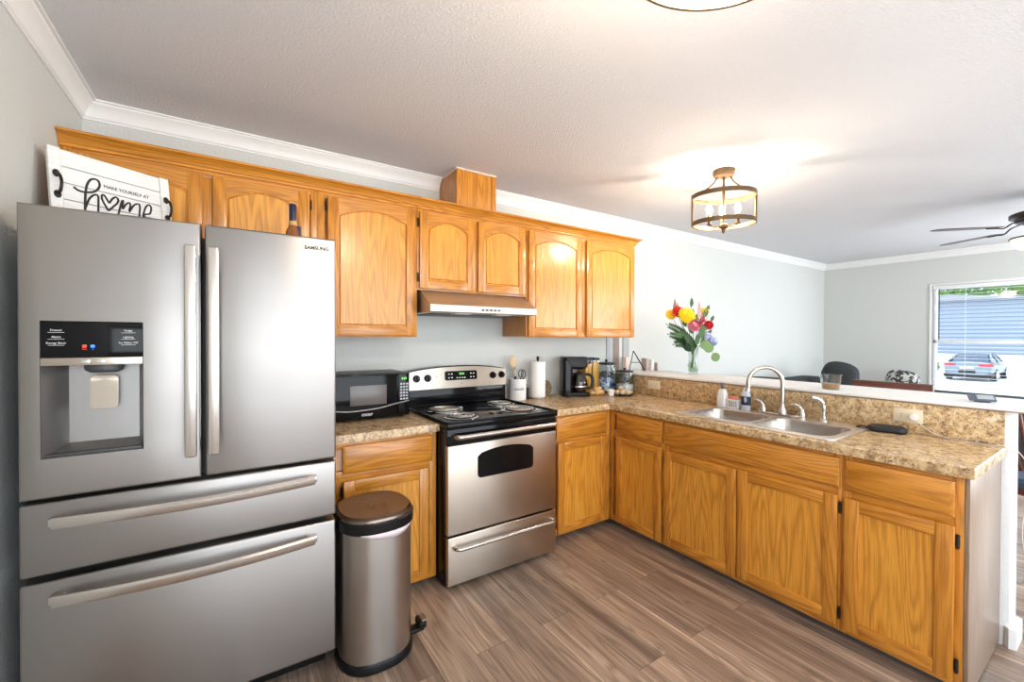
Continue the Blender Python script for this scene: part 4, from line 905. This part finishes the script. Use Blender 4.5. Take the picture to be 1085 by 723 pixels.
utensil('kitchen_peeler', 'short dark utensil at the left edge of the crock', cx-.02, cy-.02, cx-.045, cy-.035, CZ+.172, DGREY, lambda p, d_, t: MB().ball(p, .012, .008, .016, 10).build('grip_end', BLACKM, t))
# pepper shaker
sx_, sy_ = 1.925, -.125
t = thing('pepper_grinder', 'small black grinder between the crock and paper towels', 'grinder', (sx_, sy_, CZ))
MB().lathe((sx_, sy_, CZ), [(.017, 0), (.019, .003), (.018, .05), (.019, .088), (.016, .091)], 20).build('body', BLACKM, t); MB().lathe((sx_, sy_, CZ), [(.016, .0915), (.018, .094), (.018, .112), (.012, .118)], 20).build('cap', mat('grinder_cap', (.18, .16, .14), .3, .6), t)
# paper towel
px_, py_ = 2.025, -.135
t = thing('paper_towel_holder', 'dark metal paper towel stand by the coffee maker', 'paper towel holder', (px_, py_, CZ))
MB().lathe((px_, py_, CZ), [(.068, 0), (.070, .004), (.070, .010), (.060, .014)], 32).build('base', HANDLE, t); MB().cyl((px_, py_, CZ+.012), (px_, py_, CZ+.315), .006, seg=12).build('rod', BRONZE, t)
MB().lathe((px_, py_, CZ+.300), [(.006, 0), (.012, .006), (.010, .020), (.013, .026), (.006, .036)], 14).build('finial', BRONZE, t)
rl = MB().lathe((px_, py_, CZ+.0145), [(.012, 0), (.060, 0), (.0605, .004), (.0605, .276), (.060, .28), (.02, .28), (.0195, .27), (.012, .27)], 40).build('paper_towel_roll', PAPER, None, (px_, py_, CZ)); tag(rl, 'white roll of paper towels on the dark stand', 'paper towels')
# round speckled trivet leaning on the wall
tr = MB(frame_xf((2.185, -.030, CZ+.066), (1, 0, 0), (0, -.97, .22))); tr.lathe((0, 0, 0), [(.058, -.006), (.064, -.003), (.064, .003), (.058, .006)], 32)
tag(tr.build('round_trivet', speckle('speckled_stone', (.34, .22, .13), (.09, .055, .035), 60, .48, .58), None, (2.185, -.03, CZ)), 'round speckled brown trivet leaning on the wall beside paper towels', 'trivet')
# coffee maker, its front turned to the right
cmx, cmy = 2.365, -.165
MC = frame_xf((cmx, cmy, CZ), Vector((.45, .893, 0)), (0, 0, 1))   # local -y points to the machine's front
t = thing('coffee_maker', 'black drip coffee maker on the corner counter', 'coffee maker', (cmx, cmy, CZ))
MB(MC).loft([rrect(-.085, .085, -.135, .10, .045, 0, 5), rrect(-.088, .088, -.138, .102, .047, .008, 5), rrect(-.086, .086, -.136, .10, .045, .030, 5)]).build('base', BLACKM, t)
MB(MC).loft([rrect(-.082, .082, .015, .098, .025, .029, 4), rrect(-.082, .082, .015, .098, .025, .30, 4)]).build('water_tower', BLACK, t)
MB(MC).loft([rrect(-.060, .060, -.10, .03, .035, .225, 5), rrect(-.082, .082, -.115, .06, .035, .245, 5), rrect(-.085, .085, -.118, .098, .035, .315, 5), rrect(-.080, .080, -.112, .095, .033, .325, 5)]).build('brew_head', BLACKM, t)
MB(MC).lathe((0, -.055, .0305), [(.062, 0), (.064, .003), (.05, .005)], 28).build('hot_plate', DGREY, t)
MB(MC).box(.0825, .0845, .03, .075, .06, .27, .001).build('water_gauge', mat('gauge_grey', (.35, .36, .38), .3), t)
cf = thing('coffee_carafe', 'glass coffee carafe with black handle under the coffee maker', 'carafe', MC @ Vector((0, -.055, .036)))
CG = thin_glass('smoky_glass', (.50, .44, .40), 1.6)
MB(MC).lathe((0, -.055, .036), [(.055, 0), (.064, .006), (.075, .05), (.070, .095), (.052, .130), (.050, .140), (.047, .140), (.048, .128), (.066, .095), (.071, .05), (.058, .008), (.01, .006)], 32).build('glass_body', CG, cf)
MB(MC).lathe((0, -.055, .036), [(.052, .138), (.055, .143), (.053, .152), (.02, .160)], 28).build('lid', BLACKM, cf)
hdl = MB(MC); hdl.tube(spline([(.0, -.105, .178), (0, -.15, .172), (0, -.172, .14), (0, -.170, .09), (0, -.150, .065), (0, -.128, .066)], 5), .010, 10, flat=1.3); hdl.build('handle', BLACKM, cf)
MB(MC).lathe((0, -.055, .036), [(.0755, .040), (.0765, .044), (.0755, .050)], 32, cap0=False, cap1=False).build('band', CHROME, cf)
cof = MB(MC).lathe((0, -.055, .036), [(.056, .0085), (.064, .02), (.0655, .028), (.01, .028)], 28)
tag(cof.build('coffee', mat('coffee_dark', (.05, .02, .01), .1), None, MC @ Vector((0, -.055, .04))), 'dark coffee left in the bottom of the carafe', 'coffee', None, 'stuff')
# food containers
PASTA = mat('pasta_yellow', (.78, .42, .05), .5); nn = N(PASTA); nn.col(nn.mix(nn.ramp(nn.noise(nn.coords((60, 60, 1.5)), 1.5, 2), [(.4, (0, 0, 0)), (.62, (1, 1, 1))]), (.85, .50, .07), (.50, .22, .03)))
CLEAR = thin_glass('clear_plastic', (.95, .96, .97), .8)
for i, (x, y, lb) in enumerate(((2.585, -.085, 'tall clear food container of yellow pasta beside the coffee maker'), (2.672, -.085, 'tall clear food container of yellow pasta nearer the glass jars'))):
    t = thing('food_container', lb, 'container', (x, y, CZ), 'pasta containers')
    wl_ = MB(); wl_.loft([rrect(x-.040, x+.040, y-.05, y+.05, .012, CZ, 4), rrect(x-.041, x+.041, y-.051, y+.051, .012, CZ+.285, 4), rrect(x-.0385, x+.0385, y-.0485, y+.0485, .011, CZ+.285, 4), rrect(x-.0375, x+.0375, y-.0475, y+.0475, .011, CZ+.005, 4)]); wl_.build('box', CLEAR, t)
    MB().loft([rrect(x-.042, x+.042, y-.052, y+.052, .013, CZ+.286, 4), rrect(x-.042, x+.042, y-.052, y+.052, .013, CZ+.303, 4), rrect(x-.036, x+.036, y-.046, y+.046, .010, CZ+.308, 4)]).build('lid', BLACKM, t)
    pf = MB().loft([rrect(x-.0365, x+.0365, y-.0465, y+.0465, .010, CZ+.006, 4), rrect(x-.0365, x+.0365, y-.0465, y+.0465, .010, CZ+(.255, .268)[i], 4)]).build('pasta', PASTA, None, (x, y, CZ)); tag(pf, ('yellow pasta filling the container beside the coffee maker', 'yellow pasta filling the container nearer the glass jars')[i], 'pasta', 'pasta fillings', 'stuff')
# glass canisters
def jar(x, y, R_, h_, lab, fillm, fh, flab):
    t = thing('glass_canister', lab, 'canister', (x, y, CZ), 'glass canisters')
    MB().lathe((x, y, CZ), [(R_*.9, 0), (R_, .006), (R_, h_*.74), (R_*.93, h_*.80), (R_*.93, h_*.84), (R_*.90, h_*.84), (R_*.90, h_*.80), (R_*.965, h_*.73), (R_*.965, .012), (.01, .010)], 36).build('body', GLASS, t)
    MB().lathe((x, y, CZ), [(R_*.88, h_*.845), (R_*.97, h_*.85), (R_*.97, h_*.895), (R_*.6, h_*.915), (.008, h_*.92), (.007, h_*.945), (.014, h_*.955), (.015, h_*.985), (.006, h_)], 36).build('lid', BLACKM, t)
    lbm = MB(); vdir = math.atan2(-2.86-y, 0-x); loops = []
    oval = [(math.cos(q*PI/14), math.sin(q*PI/14)) for q in range(28)]
    for o in (.0006, .0020): loops.append([(x+(R_+o)*math.cos(vdir+.62*a_), y+(R_+o)*math.sin(vdir+.62*a_), CZ+h_*.56+h_*.105*b_) for a_, b_ in oval])
    lbm.loft(loops); lbm.build('oval_label', mat('chalk_label', (.025, .027, .03), .6), t)
    fl = MB().lathe((x, y, CZ), [(R_*.93, .0125), (R_*.955, .02), (R_*.955, h_*fh), (R_*.5, h_*(fh+.04)), (.01, h_*(fh+.03))], 30).build('jar_contents', fillm, None, (x, y, CZ)); tag(fl, flab, 'jar contents', None, 'stuff')
jar(2.800, -.125, .092, .290, 'taller glass canister with black lid behind the bread', speckle('blue_white_packets', (.60, .66, .78), (.05, .12, .42), 34, .50, .55), .46, 'blue and white packets filling the taller glass canister')
jar(2.830, -.315, .078, .225, 'shorter glass canister with black lid in front of the corner', speckle('white_flour', (.72, .72, .72), (.45, .47, .52), 30, .5, .6), .36, 'whitish powder in the shorter glass canister')
# tray with pale rolls, and the bread pile
px_, py_ = 2.735, -.385
t = thing('serving_plate', 'dark oval plate of small rolls in front of the canisters', 'plate', (px_, py_, CZ))
MB().lathe((px_, py_, CZ), [(.055, 0), (.085, .008), (.092, .014), (.088, .015), (.055, .006), (.01, .006)], 36, sx=1.0, sy=1.0).build('dish', mat('dark_plate', (.05, .035, .03), .35), t)
ROLL = speckle('pale_roll', (.62, .44, .24), (.74, .60, .42), 30, .45, .6); ROLL2 = speckle('golden_bread', (.66, .38, .12), (.78, .56, .28), 26, .45, .6)
def roll(x, y, z, r_, M1, lab, cat, grp, nm):
    a_ = MB(); a_.ball((x, y, z), r_, r_*random.uniform(.75, 1), r_*.72, 14)
    for v in a_.v: v += (v-Vector((x, y, z))).normalized()*(noise.noise(v*60)*r_*.25)
    return tag(a_.build(nm, M1, None, (x, y, z)), lab, cat, grp)
posn = ('at the left rim', 'at the left front', 'in the middle front', 'at the right front', 'at the right rim', 'at the back right', 'at the back left')
for i in range(7):
    q = math.radians(215+i*51); r_ = .052; x, y = px_+r_*math.cos(q), py_+r_*math.sin(q)
    roll(x, y, CZ+.027, .024, ROLL, 'small pale round roll on the dark plate', 'roll', 'pale rolls on the dark plate', 'bread_roll')
roll(px_, py_, CZ+.030, .026, ROLL, 'small pale round roll on the dark plate', 'roll', 'pale rolls on the dark plate', 'bread_roll')
roll(px_-.02, py_+.01, CZ+.062, .022, ROLL, 'topmost pale roll heaped on the dark plate', 'roll', None, 'bread_roll')
for i, (dx_, dy_, dz_, r_) in enumerate(((-.065, .0, .018, .026), (-.03, -.02, .018, .025), (.01, -.012, .019, .027), (.045, -.005, .018, .026), (-.02, .03, .022, .030), (.03, .035, .022, .030), (-.01, .005, .048, .024), (.03, .01, .050, .024))):
    roll(2.585+dx_, -.235+dy_*1.2, CZ+dz_, r_, ROLL2, 'golden chunk of bread heaped before the pasta containers', 'bread', 'bread heap', 'bread_chunk')
t = thing('small_cup', 'small white cup standing between bread and plate', 'cup', (2.625, -.335, CZ))
MB().lathe((2.632, -.345, CZ), [(.020, 0), (.024, .003), (.033, .050), (.034, .052), (.031, .050), (.022, .006), (.005, .005)], 24).build('body', WHITEG, t)
# odds and ends at the wall end of the bar
BZ = 1.0922
tag(MB().box(3.075, 3.125, -.115, -.055, BZ, BZ+.125, .004).build('small_box', mat('pale_pink_box', (.70, .58, .54), .6), None, (3.1, -.08, BZ)), 'pale pink upright box behind the shorter canister lid', 'box')
t = thing('metal_easel', 'thin dark metal easel frame leaning on the bar corner', 'easel', (3.16, -.13, BZ))
ea = MB(); p = Vector((3.165, -.15, BZ))
ea.tube([p+Vector((-.065, .02, .003)), p+Vector((.0, .03, .185))], .004, 8); ea.tube([p+Vector((.055, -.06, .003)), p+Vector((.0, .03, .185))], .0055, 8); ea.tube([p+Vector((-.03, .025, .075)), p+Vector((.03, -.02, .075))], .003, 8); ea.build('legs', BRONZE, t)
tag(MB().box(3.225, 3.262, -.225, -.165, BZ, BZ+.115, .003).build('taupe_canister', mat('taupe_card', (.42, .34, .31), .6), None, (3.24, -.2, BZ)), 'taupe upright carton at the wall end of the bar', 'carton')
tag(MB().box(3.272, 3.305, -.250, -.215, BZ, BZ+.105, .003).build('white_carton', mat('white_card', (.82, .81, .78), .6), None, (3.29, -.23, BZ)), 'white upright carton beside the taupe one', 'carton')
tag(MB().box(3.313, 3.323, -.275, -.245, BZ, BZ+.075, .002).build('brown_card', mat('brown_card', (.30, .20, .13), .6), None, (3.318, -.26, BZ)), 'thin brown card standing right of the white carton', 'card')

# ------------------------------------------------------------------ ceiling lamps
def lamp(name, label, x, y, az, grp):
    t = thing(name, label, 'ceiling light', (x, y, ZC), grp); c_ = Vector((x, y, 0)); R_ = .195; zt, zb = 2.365, 2.182; AX = Vector((math.cos(az), math.sin(az), 0)); AY = Vector((-AX.y, AX.x, 0)); XO = Matrix((AX, AY*.77, Vector((0, 0, 1)))).transposed().to_4x4(); XO.translation = (x, y, 0)
    MB().lathe((x, y, ZC), [(.070, -.001), (.070, -.030), (.062, -.042), (.02, -.046)], 32).build('canopy', LAMPM, t)
    MB().lathe((x, y, ZC), [(.009, -.044), (.009, -.355), (.020, -.360), (.030, -.372), (.030, -.385), (.012, -.395), (.010, -.415), (.004, -.425)], 18).build('stem', LAMPM, t)
    for z0 in (zt, zb):
        MB(XO).lathe((0, 0, z0), [(R_, -.015), (R_+.004, -.013), (R_+.004, .013), (R_, .015), (R_-.004, .013), (R_-.004, -.013), (R_, -.015)], 56, cap0=False, cap1=False).build('ring', LAMPM, t)
    for s_ in (0, PI):
        d_ = Vector((math.cos(az+s_), math.sin(az+s_), 0)); tg_ = Vector((-d_.y, d_.x, 0)); p = c_+d_*(R_+.002)
        MB(frame_xf(p, d_, (0, 0, 1))).box(-.006, .006, -.009, .009, zb-.014, zt+.018, .002).build('post', LAMPM, t)
        pts = [c_+d_*.040+Vector((0, 0, ZC-.040)), c_+d_*.065+Vector((0, 0, ZC-.082)), c_+d_*.12+Vector((0, 0, ZC-.128)), c_+d_*(R_-.01)+Vector((0, 0, zt+.014)), c_+d_*(R_+.002)+Vector((0, 0, zt+.010))]
        MB().tube(spline(pts, 5), .0065, 8).build('arm', LAMPM, t)
    for k in range(3):
        d_ = (AX, -AX, AY)[k]; b_ = c_+d_*(.088, .088, .045)[k]
        sk = MB(); sk.tube(spline([c_+d_*.02+Vector((0, 0, ZC-.375)), c_+d_*.06+Vector((0, 0, ZC-.380)), b_+Vector((0, 0, ZC-.365))], 4), .005, 8); sk.lathe(b_+Vector((0, 0, ZC-.368)), [(.008, 0), (.018, .006), (.018, .010), (.011, .012), (.011, .075), (.009, .078)], 16); so = sk.build('candle_socket', LAMPM, t)
        MB().lathe(b_+Vector((0, 0, ZC-.289)), [(.007, 0), (.014, .012), (.0175, .028), (.014, .046), (.006, .062), (.001, .070)], 14).build('bulb', BULBM, so)
    return t
lamp('ceiling_lamp', 'bronze caged ceiling light with lit bulbs above the sink', 2.765, -1.235, math.radians(-48), None)
lamp('ceiling_lamp', 'second caged ceiling light cut off by the top of the photo', .800, -2.372, math.radians(-20), None)
# ceiling fan
fx, fy = 5.20, -2.368
t = thing('ceiling_fan', 'dark ceiling fan with lit glass bowl in the living room', 'ceiling fan', (fx, fy, ZC))
FD = mat('fan_bronze', (.035, .026, .022), .4, .4)
MB().lathe((fx, fy, ZC), [(.07, -.001), (.07, -.03), (.04, -.06), (.013, -.065), (.013, -.145)], 28).build('canopy', FD, t)
MB().lathe((fx, fy, 0), [(.05, 2.40), (.16, 2.388), (.182, 2.378), (.182, 2.35), (.155, 2.342), (.148, 2.318), (.12, 2.306), (.08, 2.29), (.07, 2.23), (.12, 2.20)], 36).build('motor_housing', FD, t)
MB().lathe((fx, fy, 0), [(.172, 2.19), (.168, 2.155), (.135, 2.115), (.08, 2.092), (.01, 2.088)], 36).build('glass_bowl', FANLIT, t)
MB().lathe((fx, fy, 0), [(.08, 2.205), (.178, 2.196), (.181, 2.186), (.172, 2.184)], 36).build('bowl_rim', FD, t)
MB().cyl((fx, fy+.05, 2.19), (fx+.001, fy+.05, 1.98), .0015, seg=6).build('pull_chain', CHROME, t)
az0 = math.atan2(.16*.836+.687*.5486, .16*.5486-.687*.836)
BLW = mat('fan_blade_wood', (.10, .065, .045), .45)
for k in range(5):
    q = az0+k*2*PI/5; d_ = Vector((math.cos(q), math.sin(q), 0)); tg_ = Vector((-d_.y, d_.x, -.10)).normalized(); c_ = Vector((fx, fy, 2.272))
    XB = Matrix((d_, tg_, d_.cross(tg_))).transposed().to_4x4(); XB.translation = c_
    pol = [(.28, -.045), (.40, -.06), (.64, -.068), (.69, -.06), (.715, -.03), (.715, .03), (.69, .06), (.64, .068), (.40, .06), (.28, .045)]
    bo = MB(XB).loft([[(x, y, 0) for x, y in pol], [(x, y, .006) for x, y in pol]]).build('blade', BLW, t)
    ir = MB(XB); ir.tube(spline([(.14, 0, .045), (.20, 0, .03), (.25, 0, -.006), (.30, 0, -.004), (.36, 0, -.004)], 4), .010, 8, flat=.5); ir.build('blade_iron', FD, bo)

# ------------------------------------------------------------------ living room furniture
CHER = oak('cherry_wood', 'Y', (.155, .045, .022), (.07, .018, .010), .25); NAVY = mat('navy_fabric', (.045, .065, .11), .85)
def chair(label, x, y, rz, topz):
    X = Matrix.Translation((x, y, 0)) @ Matrix.Rotation(rz, 4, 'Z')   # local -y is the back, +y the front
    t = thing('dining_chair', label, 'chair', (x, y, 0)); seat = MB(X); seat.loft([rrect(-.22, .22, -.20, .22, .04, .44, 4), rrect(-.22, .22, -.20, .22, .04, .475, 4), rrect(-.20, .20, -.18, .20, .04, .495, 4)]); seat.build('seat', NAVY, t)
    MB(X).box(-.21, .21, -.20, .21, .39, .44, .004).build('seat_frame', CHER, t)
    for sx_ in (-.2, .2):
        MB(X).tube([(sx_, .19, 0), (sx_, .19, .40)], [.016, .021], 8).build('leg', CHER, t)
        MB(X).tube(spline([(sx_, -.24, 0), (sx_, -.20, .42), (sx_*1.03, -.23, .75), (sx_*1.08, -.30, topz-.03)], 5), .020, 10).build('leg', CHER, t)
    tr_ = MB(X); loops = []
    for k in range(17):
        u = k/16; x_ = -.235+.47*u; y_ = -.285-.022*(1-(2*u-1)**2)-.012; h_ = .040 if 0 < k < 16 else .034; zc_ = topz-.045+(.004 if k in (0, 16) else 0)
        loops.append([(x_, y_-.012, zc_-h_), (x_, y_-.016, zc_), (x_, y_-.020, zc_+h_), (x_, y_-.004, zc_+h_+.004), (x_, y_+.012, zc_+h_-.004), (x_, y_+.012, zc_-h_)])
    tr_.loft(loops); tr_.build('top_rail', CHER, t)
    for k in range(5): x_ = -.13+.065*k; MB(X).tube([(x_, -.215, .43), (x_*1.05, -.295, topz-.07)], .010, 8).build('spindle', CHER, t)
    return t
chair('dark cherry wood dining chair with its top rail showing above the bar', 4.47, -1.745, math.radians(-90), 1.075)
chair('navy cushioned dining chair glimpsed beyond the peninsula end', 4.42, -2.50, math.radians(150), .97)
SOFA = mat('charcoal_upholstery', (.030, .034, .037), .9)
t = thing('sofa', 'charcoal sofa along the back wall of the living room', 'sofa', (5.9, -.5, 0))
MB().box(4.75, 7.0, -.95, -.10, .12, .42, .03).build('base', SOFA, t)
bk_ = MB(); loops = []
for k in range(25):
    u = k/24; x = 4.78+2.2*u; zt = .955+.010*math.sin(u*11)-.085*u
    loops.append([(x, -.42, .40), (x, -.40, zt-.10), (x, -.36, zt-.02), (x, -.27, zt), (x, -.18, zt-.02), (x, -.12, zt-.12), (x, -.12, .40)])
bk_.loft(loops); bk_.build('backrest', SOFA, t)
for x0, x1 in ((4.79, 5.86), (5.88, 6.96)): MB().box(x0, x1, -.96, -.42, .42, .54, .04).build('seat_cushion', SOFA, t)
for x0 in (4.62, 7.01): MB().box(x0, x0+.13, -.95, -.12, .12, .64, .04).build('arm', SOFA, t)
for x in (4.8, 6.9):
    for y in (-.88, -.18): MB().cyl((x, y, 0), (x, y, .125), .025, .03, 12).build('foot', BRONZE, t)
def pillow(label, c_, M1, rx, rz_, tilt, az, roll=0):
    X = Matrix.Translation(c_) @ Matrix.Rotation(az, 4, 'Z') @ Matrix.Rotation(tilt, 4, 'X') @ Matrix.Rotation(roll, 4, 'Y'); a_ = MB(X); loops = []
    n_ = 12; g_ = []
    for sd_ in (1, -1):
        vs_ = []; fs = []
        for i in range(n_+1):
            for j in range(n_+1):
                u, v = -1+2*i/n_, -1+2*j/n_; th = .075*max(0, (1-u**4)*(1-v**4))**.6; k = 1-.05*(1-abs(u))*(abs(v)**4) ; k = 1-.20*(u*v)**2; vs_.append((u*rx*k, sd_*th*1.25, v*rz_*k))
        fs = [[i*(n_+1)+j, (i+1)*(n_+1)+j, (i+1)*(n_+1)+j+1, i*(n_+1)+j+1] for i in range(n_) for j in range(n_)]
        a_.add(vs_, fs)
    return tag(a_.build('throw_pillow', M1, None, c_), label, 'pillow')
DAM = speckle('damask_print', (.035, .035, .04), (.50, .50, .46), 22, .50, .53, .85)
pillow('dark grey pillow standing up on the sofa back', (6.31, -.66, .835), SOFA, .20, .28, .12, math.radians(-80), .20)
pillow('black and white patterned pillow above the chair rail', (7.20, -1.045, .83), DAM, .17, .165, .12, math.radians(-85), .15)
t = thing('loveseat', 'dark loveseat under the far wall behind the chair', 'sofa', (7.2, -1.6, 0))
MB().box(6.85, 7.60, -2.3, -1.0, .12, .45, .03).build('base', SOFA, t); MB().box(7.36, 7.60, -2.3, -1.0, .45, .74, .05).build('backrest', SOFA, t)
for y0, y1 in ((-2.15, -1.66), (-1.64, -1.15)): MB().box(6.84, 7.35, y0, y1, .45, .57, .04).build('seat_cushion', SOFA, t)
for y0 in (-2.31, -1.13): MB().box(6.86, 7.58, y0, y0+.13, .45, .66, .04).build('arm', SOFA, t)
for x in (6.92, 7.52):
    for y in (-2.2, -1.1): MB().cyl((x, y, 0), (x, y, .125), .03, seg=12).build('foot', BRONZE, t)

# ------------------------------------------------------------------ outdoors
GZ = -.80
GRD = mat('pale_concrete', (.80, .80, .78), .9); nn = N(GRD); nn.col(nn.mix(nn.noise(nn.coords((1, 1, 1), False), .6, 4), (.86, .86, .84), (.72, .72, .70)))
struct(MB().box(8.2, 90, -40, 60, GZ-.1, GZ).build('ground', GRD))
# sedan
hx, hy = Vector((.9999, .0129, 0)), Vector((-.0129, .9999, 0)); oc = Vector((31.8, 2.6, GZ))
XC = Matrix((hx, hy, Vector((0, 0, 1)))).transposed().to_4x4(); XC.translation = oc     # local x forward from the tail, y to the left
t = thing('parked_car', 'silver sedan parked outside the far window', 'car', oc)
SIL = mat('silver_paint', (.20, .24, .28), .3, .3); CGL = mat('car_glass', (.015, .045, .09), .25); RUB = mat('tyre', (.02, .02, .02), .8)
def sect(x, zb, zt, hw_, n_=20, p=3.2):
    out = []
    for k in range(n_):
        q = 2*PI*k/n_; c_, s_ = math.cos(q), math.sin(q); out.append((x, hw_*abs(c_)**(2/p)*(1 if c_ > 0 else -1), (zb+zt)/2+(zt-zb)/2*abs(s_)**(2/p)*(1 if s_ > 0 else -1)))
    return out
MB(XC).loft([sect(0, .34, .86, .78), sect(.05, .28, .95, .85), sect(.3, .24, 1.0, .90), sect(.9, .22, 1.0, .92), sect(2.0, .22, .97, .93), sect(3.2, .22, .95, .92), sect(4.2, .24, .86, .90), sect(4.7, .28, .74, .80), sect(4.82, .34, .62, .68)]).build('body', SIL, t)
def gh(x, zt, wb, wt, zb=.93): return [(x, -wb, zb), (x, wb, zb), (x, wt, zt-.06), (x, wt*.8, zt), (x, -wt*.8, zt), (x, -wt, zt-.06)]
MB(XC).loft([gh(.55, .99, .80, .74), gh(1.05, 1.26, .81, .64), gh(1.45, 1.40, .82, .60), gh(2.5, 1.43, .82, .60), gh(3.0, 1.30, .81, .64), gh(3.5, .98, .80, .74)]).build('windows', CGL, t)
MB(XC).loft([[(x, -w, z-.03), (x, w, z-.03), (x, w*.8, z), (x, -w*.8, z)] for x, z, w in ((1.35, 1.40, .60), (1.9, 1.45, .62), (2.5, 1.44, .62), (2.75, 1.40, .60))]).build('roof', SIL, t)
for s_ in (-1, 1):
    for pts in ([(.60, .81*s_, .96), (1.10, .66*s_, 1.27), (1.5, .61*s_, 1.40)], [(3.45, .80*s_, .96), (3.0, .66*s_, 1.27), (2.6, .61*s_, 1.40)], [(2.0, .83*s_, .95), (2.0, .61*s_, 1.41)]): MB(XC).tube(pts, .035, 8).build('window_pillar', SIL, t)
    MB(XC).loft([[(x, s_*y0, z0), (x, s_*y1, z0), (x, s_*y1, z1), (x, s_*y0, z1)] for x, y0, y1, z0, z1 in ((-.012, .44, .80, .76, .88), (.06, .40, .86, .74, .92), (.25, .78, .905, .78, .90))]).build('tail_light', mat('tail_red_%d' % (s_+1), (.45, .03, .04), .2), t)
    for x in (.95, 3.75):
        w_ = MB(XC); w_.tube([(x, s_*.70, .33), (x, s_*.73, .33), (x, s_*.90, .33), (x, s_*.93, .33)], [.30, .33, .33, .30], 28); wh = w_.build('wheel', RUB, t)
        h_ = MB(XC); h_.tube([(x, s_*.925, .33), (x, s_*.942, .33)], [.22, .20], 20); h_.build('hubcap', mat('hub_%d_%d' % (s_+1, int(x)), (.5, .5, .52), .3, .8), wh)
MB(XC).box(-.03, .0, -.30, .30, .42, .58, .005).build('bumper_inset', RUB, t); MB(XC).box(-.03, -.005, -.26, .26, .64, .76, .005).build('license_plate', WHITEP, t); MB(XC).box(-.01, .4, -.88, .88, .20, .36, .05).build('bumper', RUB, t)
# neighbouring house and trees
SID = mat('blue_grey_siding', (.36, .45, .56), .7); nn = N(SID); wv = nn.n('TexWave', bands_direction='Z'); wv.inputs['Scale'].default_value = 1.1; nn.l(nn.coords((1, 1, 1), False), wv.inputs['Vector']); nn.col(nn.mix(nn.ramp(wv.outputs[0], [(.0, (1, 1, 1)), (.25, (0, 0, 0))]), (.27, .32, .40), (.15, .18, .23)))
hx0, hx1, hy0, hy1 = 44.0, 52.0, 1.6, 9.6
t = thing('neighbour_house', 'blue-grey sided house seen across the street through the blinds', 'house', (48, 5.5, GZ))
MB().box(hx0, hx1, hy0, hy1, GZ, 4.15).build('walls', SID, t); MB().prism([(hy0-.5, 4.15), (hy1+.5, 4.15), ((hy0+hy1)/2, 4.6)], 'x', hx0-.5, hx1+.5).build('roof', mat('roof_grey', (.30, .30, .32), .8), t)
MB().box(hx0-.08, hx0, hy0-.1, hy0+.3, GZ, 4.15).box(hx0-.08, hx0, hy1-.3, hy1+.1, GZ, 4.15).box(hx0-.08, hx0, hy0, hy1, GZ, GZ+1.1).build('trim_boards', WHITEP, t)
TREE = mat('tree_leaves', (.16, .30, .07), .6); BARK = mat('bark', (.12, .09, .06), .9)
def tree(label, x, y, h_, r_):
    t = thing('tree', label, 'tree', (x, y, GZ), 'trees behind the house'); MB().tube([(x, y, GZ), (x+.1, y, GZ+h_*.5), (x, y+.1, GZ+h_*.7)], [.25, .2, .1], 10).build('trunk', BARK, t); a_ = MB()
    for k in range(1400):
        d_ = Vector((random.gauss(0, 1), random.gauss(0, 1), random.gauss(0, .8))).normalized()*r_*random.uniform(.55, 1); c_ = Vector((x, y, GZ+h_*.72))+d_; n_ = Vector((random.gauss(0, 1), random.gauss(0, 1), random.gauss(0, 1))).normalized(); leafshape(a_, c_, n_, .5, .16, n_.orthogonal())
    a_.build('foliage', TREE, t)
for i, (x, y, h_, r_) in enumerate(((58, 15.2, 9, 3.6), (62, 8.6, 11, 3.6), (58, 2.0, 9.5, 3.4))): tree(('left green tree rising above the roof of the house', 'middle green tree rising above the roof of the house', 'right green tree rising above the roof of the house')[i], x, y, h_, r_)
for i, (x, y, lab) in enumerate(((40, 9.2, 'green shrub at the left in front of the house'), (40.5, 6.4, 'green shrub in the middle in front of the house'))):
    a_ = MB()
    for k in range(500):
        d_ = Vector((random.gauss(0, 1), random.gauss(0, 1), abs(random.gauss(0, .8)))).normalized()*random.uniform(.4, 1)*.9; leafshape(a_, Vector((x, y, GZ+.05))+d_, d_+Vector((0, 0, .3)), .25, .09, d_.orthogonal())
    tag(a_.build('shrub', TREE, None, (x, y, GZ)), lab, 'shrub', 'shrubs before the house')
